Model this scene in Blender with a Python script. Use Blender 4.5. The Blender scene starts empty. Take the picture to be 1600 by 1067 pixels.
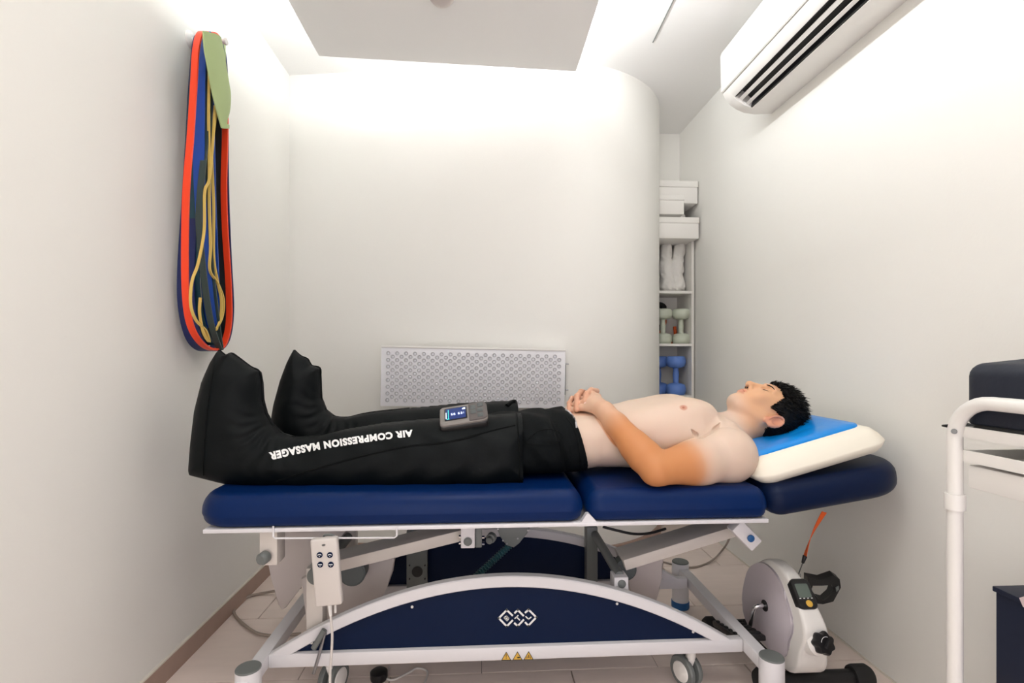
import bpy, bmesh, math, random
import numpy as np
from mathutils import Vector, Matrix
from mathutils.bvhtree import BVHTree
random.seed(7)
rng = np.random.default_rng(7)
R = math.radians
C = bpy.context.scene.collection
sc = bpy.context.scene

# ------------------------------------------------------------------ camera, world, lights, exposure
F, TH, CAMZ, HY = 790.0, R(3.26), 1.06, 555.0
cs, sn = math.cos(TH), math.sin(TH)
cam_d = bpy.data.cameras.new('camera')
cam_d.sensor_width = 36.0
cam_d.lens = F / 1600 * 36
cam_d.shift_y = 21.5 / 1600
cam_d.clip_start = 0.02
cam = bpy.data.objects.new('camera', cam_d)
C.objects.link(cam)
cam.location = (0, 0, CAMZ)
cam.rotation_euler = (R(90), 0, -TH)
sc.camera = cam
sc.view_settings.view_transform = 'Standard'
sc.view_settings.look = 'None'
sc.view_settings.gamma = 1.0
sc.view_settings.use_curve_mapping = False
sc.view_settings.exposure = 0.19
world = bpy.data.worlds.new('world')
sc.world = world
world.use_nodes = True
world.node_tree.nodes['Background'].inputs[0].default_value = (0.9, 0.95, 1, 1)
world.node_tree.nodes['Background'].inputs[1].default_value = 0.15

def area(name, loc, rot, sx, sy, power, col):
    l = bpy.data.lights.new(name, 'AREA')
    l.shape = 'RECTANGLE'; l.size = sx; l.size_y = sy; l.energy = power; l.color = col
    o = bpy.data.objects.new(name, l); C.objects.link(o)
    o.location = loc; o.rotation_euler = rot
    return o

XL, XR, CEIL, PANZ, YREAR = -1.037, 1.33, 2.56, 2.41, -1.1
PX0, PX1, PY1 = -0.725, 0.43, 2.30          # dropped ceiling panel
# LED strips lying in the cove on top of the dropped panel, shining outwards and up
area('cove_led', (PX0 + .02, 1.70, 2.455), (0, R(112), 0), 0.04, 1.15, 3.6, (.92, 1, 1))
area('cove_led', (PX1 - .02, 1.10, 2.455), (0, R(-112), 0), 0.04, 2.3, 15.5, (.95, .98, 1))
area('cove_led', ((PX0 + PX1) / 2, PY1 - .02, 2.455), (R(112), 0, 0), 1.1, 0.04, 4.4, (.97, .98, 1))
# square lamp set into the panel above the camera
area('panel_lamp_light', (-0.1, 0.55, PANZ - 0.012), (0, 0, 0), 0.5, 0.5, 6.5, (1.0, 0.98, 0.95))
# added broad fill light behind the camera; the rear wall has no opening
area('rear_fill_light', (-0.1, YREAR + 0.06, 1.15), (R(99), 0, R(-26)), 1.6, 2.1, 21, (1.0, 0.975, 0.97))
# added unseen fill behind the free end of the back wall, for the recess
area('recess_fill', (0.75, 3.1, 2.5), (0, R(-30), 0), 0.05, 0.4, 0.9, (1, .98, .95))
# cooler light entering low at the right of it
area('door_daylight', (0.95, YREAR + 0.06, 0.7), (R(95), 0, R(5)), 0.6, 1.2, 4.5, (0.72, 0.68, 1.0))

# ------------------------------------------------------------------ pixel helpers: a photo pixel on a known plane of the room
def WY(px, py, Y):
    t = (px - 800) / F
    X = Y * (sn + t * cs) / (cs - t * sn)
    return Vector((X, Y, CAMZ - (py - HY) * (X * sn + Y * cs) / F))
def WX(px, py, X):
    t = (px - 800) / F
    Y = X * (cs - t * sn) / (sn + t * cs)
    return Vector((X, Y, CAMZ - (py - HY) * (X * sn + Y * cs) / F))
def WZ(px, py, z):
    t = (px - 800) / F
    Zc = (CAMZ - z) * F / (py - HY)
    Xc = t * Zc
    return Vector((Xc * cs + Zc * sn, -Xc * sn + Zc * cs, z))

# ------------------------------------------------------------------ materials
def lin(c):
    return tuple(((v / 255) / 12.92 if v / 255 <= 0.04045 else ((v / 255 + 0.055) / 1.055) ** 2.4) for v in c)
def mat(name, rgb, rough=0.5, metal=0.0, bump=0.0, bscale=200.0, var=0.0, vscale=8.0, coat=0.0, spec=0.5, emit=None, estr=0.0, stretch=None, detail=3.0, sheen=0.0):
    m = bpy.data.materials.new(name); m.use_nodes = True
    nt = m.node_tree; b = nt.nodes['Principled BSDF']
    c = lin(rgb) + (1,)
    b.inputs['Base Color'].default_value = c
    b.inputs['Roughness'].default_value = rough
    b.inputs['Metallic'].default_value = metal
    b.inputs['Specular IOR Level'].default_value = spec
    if coat: b.inputs['Coat Weight'].default_value = coat
    if sheen: b.inputs['Sheen Weight'].default_value = sheen
    if emit:
        b.inputs['Emission Color'].default_value = lin(emit) + (1,)
        b.inputs['Emission Strength'].default_value = estr
    if bump or var:
        tc = nt.nodes.new('ShaderNodeTexCoord')
        mp = nt.nodes.new('ShaderNodeMapping')
        if stretch: mp.inputs['Scale'].default_value = stretch
        nt.links.new(tc.outputs['Object'], mp.inputs[0])
    if var:
        n = nt.nodes.new('ShaderNodeTexNoise'); n.inputs['Scale'].default_value = vscale; n.inputs['Detail'].default_value = 6
        nt.links.new(mp.outputs[0], n.inputs['Vector'])
        mx = nt.nodes.new('ShaderNodeMix'); mx.data_type = 'RGBA'
        mx.inputs['A'].default_value = tuple(v * (1 - var) for v in c[:3]) + (1,)
        mx.inputs['B'].default_value = tuple(min(1, v * (1 + var)) for v in c[:3]) + (1,)
        nt.links.new(n.outputs['Fac'], mx.inputs['Factor'])
        nt.links.new(mx.outputs['Result'], b.inputs['Base Color'])
    if bump:
        n2 = nt.nodes.new('ShaderNodeTexNoise'); n2.inputs['Scale'].default_value = bscale; n2.inputs['Detail'].default_value = detail
        nt.links.new(mp.outputs[0], n2.inputs['Vector'])
        bp = nt.nodes.new('ShaderNodeBump'); bp.inputs['Strength'].default_value = bump; bp.inputs['Distance'].default_value = 0.004
        nt.links.new(n2.outputs['Fac'], bp.inputs['Height'])
        nt.links.new(bp.outputs[0], b.inputs['Normal'])
    return m

M = {}
M['wall'] = mat('wall_paint', (240, 238, 232), 0.75, bump=0.06, bscale=120, var=0.012, vscale=2)
M['ceil'] = mat('ceiling_paint', (245, 244, 242), 0.8)
M['tile'] = mat('floor_tile', (240, 223, 213), 0.42, var=0.07, vscale=6, stretch=(1, 5, 1), bump=0.03, bscale=40)
M['grout'] = mat('grout', (170, 156, 146), 0.9)
M['base'] = mat('baseboard_tile', (172, 146, 132), 0.5, var=0.08, vscale=9, stretch=(1, 3, 1))
M['caulk'] = mat('caulk', (225, 218, 206), 0.6)
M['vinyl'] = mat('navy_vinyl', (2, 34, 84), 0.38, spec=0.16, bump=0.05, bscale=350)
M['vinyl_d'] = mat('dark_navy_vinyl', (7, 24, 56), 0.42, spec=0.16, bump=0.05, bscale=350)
M['white_metal'] = mat('white_metal', (226, 224, 226), 0.35)
M['white_metal_w'] = mat('warm_white_metal', (214, 206, 198), 0.4)
M['grey_metal'] = mat('grey_metal', (118, 122, 120), 0.45)
M['dark_grey'] = mat('dark_grey', (84, 90, 90), 0.5)
M['navy_panel'] = mat('navy_panel', (4, 24, 56), 0.45, spec=0.15)
M['grey_plastic'] = mat('grey_plastic', (110, 114, 112), 0.5)
M['white_plastic'] = mat('white_plastic', (236, 233, 228), 0.32)
M['shade_plastic'] = mat('shroud_plastic', (204, 194, 190), 0.5)
M['black'] = mat('black_plastic', (16, 16, 18), 0.4)
M['black_soft'] = mat('black_rubber', (20, 20, 21), 0.7)
M['chrome'] = mat('chrome', (220, 220, 222), 0.12, metal=1.0)
M['steel'] = mat('steel', (170, 172, 176), 0.3, metal=1.0)
M['boot'] = mat('boot_nylon', (4, 9, 11), 0.55, bump=0.35, bscale=22, detail=5, spec=0.16)
M['boot_trim'] = mat('boot_binding', (4, 7, 8), 0.6, spec=0.12)
M['shorts'] = mat('shorts_cloth', (6, 10, 12), 0.8, bump=0.3, bscale=30, spec=0.15)
M['print'] = mat('white_print', (240, 240, 238), 0.6)
M['cord'] = mat('drawstring', (190, 186, 188), 0.7)
M['foam'] = mat('memory_foam', (245, 238, 222), 0.8, bump=0.05, bscale=150)
M['gel'] = mat('blue_gel', (2, 138, 226), 0.3, bump=0.25, bscale=26, detail=1)
M['hair'] = mat('black_hair', (7, 6, 6), 0.55, spec=0.2, bump=0.5, bscale=70, stretch=(0.4, 2, 2))
M['lash'] = mat('lash', (30, 22, 20), 0.6)
M['device'] = mat('device_grey', (128, 122, 118), 0.4)
M['device_d'] = mat('device_dark_grey', (88, 82, 80), 0.45)
M['glass_d'] = mat('display_glass', (8, 14, 30), 0.1)
M['lcd'] = mat('lcd_grey', (96, 108, 100), 0.2)
M['d_white'] = mat('digit_white', (220, 230, 255), 0.5, emit=(215, 228, 255), estr=1.2)
M['d_green'] = mat('digit_green', (60, 220, 200), 0.5, emit=(60, 220, 200), estr=0.8)
M['d_blue'] = mat('display_glow', (10, 30, 80), 0.2, emit=(16, 60, 140), estr=0.35)
M['yellow'] = mat('warning_yellow', (222, 176, 70), 0.5)
M['orange'] = mat('orange_latex', (244, 66, 20), 0.5)
M['orange_s'] = mat('orange_strap', (240, 100, 30), 0.6)
M['blue_l'] = mat('blue_latex', (16, 72, 168), 0.45)
M['navy_l'] = mat('navy_latex', (20, 34, 92), 0.5)
M['teal_l'] = mat('teal_latex', (22, 70, 84), 0.5)
M['green_l'] = mat('dark_green_latex', (50, 66, 64), 0.5)
M['black_l'] = mat('black_latex', (24, 28, 32), 0.5)
M['yellow_l'] = mat('yellow_latex', (218, 186, 98), 0.55)
M['pale_green'] = mat('pale_green_fabric', (172, 190, 134), 0.7, bump=0.1, bscale=300)
M['led_board'] = mat('panel_white', (242, 241, 245), 0.4)
M['led_ring'] = mat('lens_grey', (188, 186, 190), 0.4)
M['led_dot'] = mat('lens_clear', (225, 225, 232), 0.12)
M['carton'] = mat('white_carton', (238, 235, 229), 0.65)
M['towel'] = mat('white_towel', (236, 233, 227), 0.95, bump=0.8, bscale=60)
M['sage'] = mat('sage_vinyl', (202, 208, 190), 0.5)
M['blue_v'] = mat('blue_vinyl', (104, 142, 218), 0.5)
M['hose'] = mat('teal_hose', (40, 84, 92), 0.45)
M['bag'] = mat('navy_nylon', (18, 26, 42), 0.6, bump=0.3, bscale=40)
M['cable'] = mat('grey_cable', (160, 146, 134), 0.5)
M['white_cable'] = mat('white_cable', (214, 208, 202), 0.5)
M['blue_ring'] = mat('blue_ring', (30, 92, 150), 0.5)
M['navy_card'] = mat('navy_card', (18, 28, 52), 0.55)
M['pink'] = mat('pale_card', (226, 206, 206), 0.6)
M['lampface'] = mat('lamp_diffuser', (255, 252, 246), 0.5, emit=(255, 248, 238), estr=3.0)
M['nail'] = mat('nail', (240, 205, 190), 0.3)

# skin: colour from a painted attribute (tan, lips, areola are true skin colours)
ms = bpy.data.materials.new('skin'); ms.use_nodes = True
nt = ms.node_tree; b = nt.nodes['Principled BSDF']
at = nt.nodes.new('ShaderNodeAttribute'); at.attribute_name = 'skin'
nt.links.new(at.outputs['Color'], b.inputs['Base Color'])
b.inputs['Roughness'].default_value = 0.48
b.inputs['Specular IOR Level'].default_value = 0.35
b.inputs['Subsurface Weight'].default_value = 0.12
b.inputs['Subsurface Radius'].default_value = (0.012, 0.005, 0.003)
b.inputs['Subsurface Scale'].default_value = 1.0
M['skin'] = ms

# ------------------------------------------------------------------ mesh helpers (all in world coordinates)
def V(*a): return Vector(a)
def new(): return bmesh.new()
def box(bm, c, s, rot=None, bev=0.0, seg=2):
    r = bmesh.ops.create_cube(bm, size=1.0)
    vs = r['verts']
    mtx = Matrix.Translation(Vector(c)) @ (rot.to_4x4() if rot else Matrix.Identity(4)) @ Matrix.Diagonal((s[0], s[1], s[2], 1))
    bmesh.ops.transform(bm, matrix=mtx, verts=vs)
    if bev:
        es = list({e for v in vs for e in v.link_edges})
        bmesh.ops.bevel(bm, geom=es, offset=bev, segments=seg, profile=0.5, affect='EDGES')
    return bm
def box2(bm, a, b2, bev=0.0, seg=2):
    a = Vector(a); b2 = Vector(b2)
    return box(bm, (a + b2) / 2, [abs(b2[i] - a[i]) for i in range(3)], None, bev, seg)
def smooth_path(pts, n=6, closed=False):
    pts = [Vector(p) for p in pts]; out = []; N = len(pts)
    rngi = range(N) if closed else range(N - 1)
    for i in rngi:
        p1, p2 = pts[i], pts[(i + 1) % N]
        p0 = pts[(i - 1) % N] if closed or i > 0 else p1
        p3 = pts[(i + 2) % N] if closed or i + 2 < N else p2
        for k in range(n):
            t = k / n
            out.append(0.5 * ((2 * p1) + (p2 - p0) * t + (2 * p0 - 5 * p1 + 4 * p2 - p3) * t * t + (3 * p1 - p0 - 3 * p2 + p3) * t ** 3))
    if not closed: out.append(pts[-1])
    return out
def frames(pts, closed=False):
    N = len(pts); T = []
    for i in range(N):
        a = pts[i - 1] if (i > 0 or closed) else pts[i]
        c = pts[(i + 1) % N] if (i < N - 1 or closed) else pts[i]
        T.append((c - a).normalized())
    up = Vector((0, 0, 1)) if abs(T[0].z) < 0.9 else Vector((1, 0, 0))
    n = (up - T[0] * up.dot(T[0])).normalized(); out = []
    for t in T:
        n = (n - t * n.dot(t))
        n = n.normalized() if n.length > 1e-6 else t.orthogonal().normalized()
        out.append((t, n, t.cross(n)))
    return out
def skin_rings(bm, rings, closed_path=False, caps=True):
    vr = [[bm.verts.new(p) for p in r] for r in rings]
    n = len(vr[0]); K = len(vr)
    for i in range(K if closed_path else K - 1):
        a, b2 = vr[i], vr[(i + 1) % K]
        for j in range(n):
            bm.faces.new((a[j], a[(j + 1) % n], b2[(j + 1) % n], b2[j]))
    if caps and not closed_path:
        bm.faces.new(list(reversed(vr[0]))); bm.faces.new(vr[-1])
    return bm
def tube(bm, pts, r, n=10, closed=False, sq=None):
    pts = [Vector(p) for p in pts]; fr = frames(pts, closed); rings = []
    for i, (p, (t, u, w)) in enumerate(zip(pts, fr)):
        rr_ = r[i] if isinstance(r, (list, tuple)) else r
        rings.append([p + (u * math.cos(2 * math.pi * k / n) + w * math.sin(2 * math.pi * k / n)) * rr_ for k in range(n)])
    return skin_rings(bm, rings, closed)
def bar(bm, a, b2, w, h, up=(0, 0, 1), bev=0.003):
    """straight rectangular tube from a to b2: w across, h along up"""
    a = Vector(a); b2 = Vector(b2); t = (b2 - a).normalized(); up = Vector(up)
    u = (up - t * up.dot(t)).normalized(); s = u.cross(t)
    rot = Matrix((t, s, u)).transposed()
    return box(bm, (a + b2) / 2, ((b2 - a).length, w, h), rot, bev)
def cyl(bm, a, b2, r, n=24, r2=None, bev=0.0):
    a = Vector(a); b2 = Vector(b2); t = (b2 - a).normalized(); u = t.orthogonal().normalized(); w = t.cross(u)
    r2 = r if r2 is None else r2
    def ring(c, q): return [c + (u * math.cos(2 * math.pi * k / n) + w * math.sin(2 * math.pi * k / n)) * q for k in range(n)]
    L = (b2 - a).length
    if bev:
        rs = [ring(a, r - bev), ring(a + t * bev * .3, r - bev * .3), ring(a + t * bev, r), ring(b2 - t * bev, r2), ring(b2 - t * bev * .3, r2 - bev * .3), ring(b2, r2 - bev)]
    else: rs = [ring(a, r), ring(b2, r2)]
    return skin_rings(bm, rs)
def lathe(bm, prof, o, axis=(0, 0, 1), n=28):
    o = Vector(o); t = Vector(axis).normalized(); u = t.orthogonal().normalized(); w = t.cross(u)
    rings = [[o + t * z + (u * math.cos(2 * math.pi * k / n) + w * math.sin(2 * math.pi * k / n)) * max(r_, 1e-4) for k in range(n)] for r_, z in prof]
    return skin_rings(bm, rings)
def prism(bm, poly, vec, bev=0.0, seg=2):
    poly = [Vector(p) for p in poly]; vec = Vector(vec)
    nrm = Vector((0, 0, 0))
    for i in range(len(poly)): nrm += poly[i].cross(poly[(i + 1) % len(poly)])
    if nrm.dot(vec) > 0: poly = poly[::-1]
    va = [bm.verts.new(p) for p in poly]; vb = [bm.verts.new(p + vec) for p in poly]
    n = len(poly); f = [bm.faces.new(va), bm.faces.new(vb[::-1])]
    for i in range(n): f.append(bm.faces.new((va[(i + 1) % n], va[i], vb[i], vb[(i + 1) % n])))
    if bev:
        es = list({e for q in f[:2] for e in q.edges})
        bmesh.ops.bevel(bm, geom=es, offset=bev, segments=seg, profile=0.5, affect='EDGES')
    return bm
def rr(x0, x1, y0, y1, r, ins=0.0, n=8):
    """rounded rectangle outline; r = four radii (x0y0, x1y0, x1y1, x0y1)"""
    x0 += ins; x1 -= ins; y0 += ins; y1 -= ins; out = []
    rs = [max(q - ins, 0.004) for q in r]
    for (cx, cy, q, a0) in ((x0 + rs[0], y0 + rs[0], rs[0], 180), (x1 - rs[1], y0 + rs[1], rs[1], 270), (x1 - rs[2], y1 - rs[2], rs[2], 0), (x0 + rs[3], y1 - rs[3], rs[3], 90)):
        for k in range(n + 1):
            a = R(a0 + 90 * k / n); out.append((cx + q * math.cos(a), cy + q * math.sin(a)))
    return out
def slab(bm, x0, x1, y0, y1, r, prof, mtx=None, n=8):
    """prof: list of (inset, z) from bottom to top"""
    rings = []
    for ins, z in prof:
        ring = [Vector((x, y, z)) for x, y in rr(x0, x1, y0, y1, r, ins, n)]
        rings.append([mtx @ p for p in ring] if mtx else ring)
    return skin_rings(bm, rings)
def round_prof(z0, z1, rb, rt, crown=0.0, n=5):
    p = []
    for k in range(n + 1):
        a = R(90 * k / n); p.append((rb * (1 - math.sin(a)), z0 + rb * (1 - math.cos(a))))
    for k in range(n + 1):
        a = R(90 * k / n); p.append((rt * (1 - math.cos(a)), z1 - rt + rt * math.sin(a)))
    if crown: p += [(rt + 0.06, z1 + crown * .6), (rt + 0.13, z1 + crown)]
    return p

WL = {}
def place(me, name, m, parent, loc=None):
    o = bpy.data.objects.new(name, me); C.objects.link(o)
    if m is not None: me.materials.append(m)
    if parent is not None:
        base = WL[parent]; WL[o] = base.copy(); o.parent = parent
        me.transform(Matrix.Translation(-base))
    else:
        if loc is None:
            co = [v.co for v in me.vertices]
            loc = Vector(((min(c.x for c in co) + max(c.x for c in co)) / 2, (min(c.y for c in co) + max(c.y for c in co)) / 2, min(c.z for c in co)))
        loc = Vector(loc); WL[o] = loc.copy(); o.location = loc
        me.transform(Matrix.Translation(-loc))
    return o
def mk(name, bm, m, parent=None, ang=38, label=None, cat=None, group=None, kind=None, loc=None):
    bmesh.ops.recalc_face_normals(bm, faces=bm.faces[:])
    me = bpy.data.meshes.new(name); bm.to_mesh(me); bm.free()
    me.polygons.foreach_set('use_smooth', [True] * len(me.polygons))
    me.set_sharp_from_angle(angle=R(ang))
    o = place(me, name, m, parent, loc)
    if label: o['label'] = label
    if cat: o['category'] = cat
    if group: o['group'] = group
    if kind: o['kind'] = kind
    return o
def thing(name, label, cat, loc, group=None):
    o = bpy.data.objects.new(name, None); C.objects.link(o)
    o.empty_display_size = 0.05
    o.location = loc; WL[o] = Vector(loc)
    o['label'] = label; o['category'] = cat
    if group: o['group'] = group
    return o
def struct(name, bm, m, parent=None, ang=38):
    return mk(name, bm, m, parent, ang, kind='structure')
def dup(root, loc, label=None):
    r = root.copy(); C.objects.link(r); r.location = loc; WL[r] = Vector(loc)
    if label: r['label'] = label
    for ch in list(root.children):
        c = ch.copy(); C.objects.link(c); c.parent = r
        for g in list(ch.children):
            d = g.copy(); C.objects.link(d); d.parent = c
    return r
def text_mesh(s, size, bold=0.0, extrude=0.0, space=1.0):
    cu = bpy.data.curves.new('text', 'FONT'); cu.body = s; cu.size = size; cu.offset = bold; cu.extrude = extrude
    cu.align_x = 'CENTER'; cu.align_y = 'CENTER'; cu.resolution_u = 3; cu.space_character = space
    o = bpy.data.objects.new('text', cu); C.objects.link(o)
    bpy.context.view_layer.update()
    me = bpy.data.meshes.new_from_object(o.evaluated_get(bpy.context.evaluated_depsgraph_get()))
    bpy.data.objects.remove(o); bpy.data.curves.remove(cu)
    return me
def flat_on(bm, poly, o, u, v, n, th=0.0008):
    """thin flat print: 2-D polygon laid at o with axes u, v, standing th proud along n"""
    prism(bm, [o + u * a + v * c for a, c in poly], n * th)

# ------------------------------------------------------------------ implicit surfaces -> one continuous mesh
class Field:
    def __init__(s, lo, hi, h):
        s.lo = np.array(lo, float); s.h = h
        s.n = np.ceil((np.array(hi) - s.lo) / h).astype(int) + 1
        s.D = np.full(s.n, 0.5, np.float32)
    def sub(s, lo, hi):
        a = np.clip(np.floor((np.array(lo) - s.lo) / s.h).astype(int), 0, s.n - 1)
        b2 = np.clip(np.ceil((np.array(hi) - s.lo) / s.h).astype(int) + 1, 1, s.n)
        sl = tuple(slice(int(a[i]), int(b2[i])) for i in range(3))
        ax = [(s.lo[i] + s.h * np.arange(int(a[i]), int(b2[i]))).astype(np.float32) for i in range(3)]
        return sl, ax[0][:, None, None], ax[1][None, :, None], ax[2][None, None, :]
    def put(s, f, lo, hi, k=0.02, op='u'):
        mg = k + 3 * s.h
        sl, x, y, z = s.sub(np.array(lo) - mg, np.array(hi) + mg)
        if 0 in s.D[sl].shape: return
        d = np.broadcast_to(f(x, y, z), s.D[sl].shape); a = s.D[sl]
        if op == 'u':
            q = np.maximum(k - np.abs(a - d), 0) / k; s.D[sl] = np.minimum(a, d) - q * q * k * 0.25
        else:
            d = -d; q = np.maximum(k - np.abs(a - d), 0) / k; s.D[sl] = np.maximum(a, d) + q * q * k * 0.25
    def ell(s, c, r, k=0.02, rot=None, op='u'):
        c = np.array(c, float); r = np.array(r, float); m = max(r)
        Rm = np.array(rot.transposed()) if rot is not None else np.eye(3)
        def f(x, y, z):
            px, py, pz = x - c[0], y - c[1], z - c[2]
            if rot is not None:
                px, py, pz = (Rm[0, 0] * px + Rm[0, 1] * py + Rm[0, 2] * pz, Rm[1, 0] * px + Rm[1, 1] * py + Rm[1, 2] * pz, Rm[2, 0] * px + Rm[2, 1] * py + Rm[2, 2] * pz)
            k0 = np.sqrt((px / r[0]) ** 2 + (py / r[1]) ** 2 + (pz / r[2]) ** 2)
            k1 = np.sqrt((px / r[0] ** 2) ** 2 + (py / r[1] ** 2) ** 2 + (pz / r[2] ** 2) ** 2) + 1e-6
            return k0 * (k0 - 1) / k1
        s.put(f, c - m, c + m, k, op)
    def cap(s, a, b2, ra, rb, k=0.02, op='u'):
        a = np.array(a, float); b2 = np.array(b2, float); d = b2 - a; dd = d @ d + 1e-12; m = max(ra, rb)
        def f(x, y, z):
            t = np.clip(((x - a[0]) * d[0] + (y - a[1]) * d[1] + (z - a[2]) * d[2]) / dd, 0, 1)
            return np.sqrt((x - a[0] - t * d[0]) ** 2 + (y - a[1] - t * d[1]) ** 2 + (z - a[2] - t * d[2]) ** 2) - (ra + t * (rb - ra))
        s.put(f, np.minimum(a, b2) - m, np.maximum(a, b2) + m, k, op)
    def chain(s, pts, rad, k=0.02, kj=None):
        for i in range(len(pts) - 1): s.cap(pts[i], pts[i + 1], rad[i], rad[i + 1], k if i == 0 or kj is None else kj)
    def mesh(s, name, iters=2):
        D = s.D; ins = D < 0
        cnt = np.zeros(tuple(np.array(D.shape) - 1), np.uint8)
        for i in (0, 1):
            for j in (0, 1):
                for k in (0, 1):
                    cnt += ins[i:D.shape[0] - 1 + i, j:D.shape[1] - 1 + j, k:D.shape[2] - 1 + k]
        act = (cnt > 0) & (cnt < 8)
        idx = np.argwhere(act); N = len(idx)
        imap = np.full(act.shape, -1, np.int32); imap[act] = np.arange(N)
        off = np.array([[i, j, k] for i in (0, 1) for j in (0, 1) for k in (0, 1)])
        val = np.stack([D[idx[:, 0] + o[0], idx[:, 1] + o[1], idx[:, 2] + o[2]] for o in off], 1)
        acc = np.zeros((N, 3)); num = np.zeros(N)
        for p in range(8):
            for q in range(p + 1, 8):
                if np.abs(off[p] - off[q]).sum() != 1: continue
                a, b2 = val[:, p], val[:, q]; mk_ = (a < 0) != (b2 < 0)
                t = np.where(mk_, a / np.where(mk_, a - b2, 1), 0)
                acc += np.where(mk_[:, None], off[p] + t[:, None] * (off[q] - off[p]), 0); num += mk_
        P = s.lo + s.h * (idx + acc / num[:, None])
        faces = []
        for ax in range(3):
            o1, o2 = [(1, 2), (2, 0), (0, 1)][ax]
            sl = [slice(1, -1)] * 3; sl[ax] = slice(0, -1); s2 = list(sl); s2[ax] = slice(1, None)
            A = ins[tuple(sl)]; B = ins[tuple(s2)]
            e = np.argwhere(A != B)
            if not len(e): continue
            fl = A[e[:, 0], e[:, 1], e[:, 2]]
            e = e + 1; e[:, ax] -= 1
            def at_(d1, d2):
                c = e.copy(); c[:, o1] += d1; c[:, o2] += d2
                return imap[c[:, 0], c[:, 1], c[:, 2]]
            q = np.stack([at_(-1, -1), at_(0, -1), at_(0, 0), at_(-1, 0)], 1)
            q[~fl] = q[~fl][:, ::-1]; faces.append(q)
        Q = np.concatenate(faces)
        ed = np.concatenate([Q[:, [0, 1]], Q[:, [1, 2]], Q[:, [2, 3]], Q[:, [3, 0]]])
        for it in range(iters):
            for lam in (0.55, -0.57) if it < iters - 1 else (0.4,):
                S = np.stack([np.bincount(ed[:, 0], P[ed[:, 1], c], N) + np.bincount(ed[:, 1], P[ed[:, 0], c], N) for c in range(3)], 1)
                W_ = np.bincount(ed[:, 0], minlength=N) + np.bincount(ed[:, 1], minlength=N)
                P = P + lam * (S / W_[:, None] - P)
        me = bpy.data.meshes.new(name)
        me.vertices.add(N); me.vertices.foreach_set('co', P.astype(np.float32).ravel())
        me.loops.add(Q.size); me.loops.foreach_set('vertex_index', Q.ravel().astype(np.int32))
        me.polygons.add(len(Q)); me.polygons.foreach_set('loop_start', np.arange(0, Q.size, 4, dtype=np.int32))
        me.polygons.foreach_set('use_smooth', np.ones(len(Q), bool))
        me.update(); me.validate()
        return me, P

# ================================================================== SETTING
floor = struct('floor', box2(new(), (XL - .1, YREAR - .1, -0.06), (XR + .1, 3.5, -0.004)), M['grout'])
tile_w, tile_d, gap = 0.60, 0.40, 0.003
row = 0
y = 2.09 - 8 * tile_d
while y < 3.36:
    x = -0.905 - tile_w - (tile_w / 2 if row % 2 else 0)
    while x < XR:
        x0, x1 = max(x, XL), min(x + tile_w, XR); y0, y1 = max(y, YREAR), min(y + tile_d, 3.36)
        if x1 - x0 > 0.02 and y1 - y0 > 0.02:
            t = box2(new(), (x0 + gap / 2, y0 + gap / 2, -0.01), (x1 - gap / 2, y1 - gap / 2, 0), 0.0012, 1)
            mk('tile', t, M['tile'], floor)
        x += tile_w
    y += tile_d; row += 1
struct('wall_left', box2(new(), (XL - .1, YREAR - .1, 0), (XL, 3.46, CEIL)), M['wall'])
struct('wall_right', box2(new(), (XR, YREAR - .1, 0), (XR + .1, 3.46, CEIL)), M['wall'])
struct('wall_rear', box2(new(), (XL - .1, YREAR - .1, 0), (XR + .1, YREAR, CEIL)), M['wall'])
struct('wall_recess', box2(new(), (XL - .1, 3.36, 0), (XR + .1, 3.46, CEIL)), M['wall'])
# back wall: straight, then a rounded free end in front of the shelf recess
a0 = R(-8); RA = 0.66; cx0, cy0 = 0.353, 2.578
path = [(XL - .05, cy0 - math.tan(a0) * (cx0 - XL + .05)), (cx0, cy0)]
for k in range(1, 29):
    a = a0 + (R(78) - a0) * k / 28
    path.append((cx0 + RA * (math.sin(a) - math.sin(a0)), cy0 + RA * (math.cos(a0) - math.cos(a))))
inner = []
for i, (x, y) in enumerate(path):
    q0 = path[max(i - 1, 0)]; q1 = path[min(i + 1, len(path) - 1)]
    d = Vector((q1[0] - q0[0], q1[1] - q0[1])).normalized()
    inner.append((x - d.y * 0.09, y + d.x * 0.09))
poly = [V(x, y, 0) for x, y in path] + [V(x, y, 0) for x, y in reversed(inner)]
bm = new()
bot = [bm.verts.new(p) for p in poly]; top = [bm.verts.new(p + V(0, 0, CEIL)) for p in poly]
n = len(poly)
for i in range(n): bm.faces.new((bot[i], bot[(i + 1) % n], top[(i + 1) % n], top[i]))
struct('wall_back', bm, M['wall'], ang=30)
def wall_y(x): return cy0 + math.tan(a0) * (x - cx0)
struct('ceiling', box2(new(), (XL - .1, YREAR - .1, CEIL), (XR + .1, 3.46, CEIL + .1)), M['ceil'])
s0, s1 = WZ(1055, -6, CEIL), WZ(1020, 66, CEIL)
struct('trim_1', bar(new(), s0 - V(0, 0, .001), s1 - V(0, 0, .001), 0.004, 0.004, bev=0), M['grey_metal'])
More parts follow.
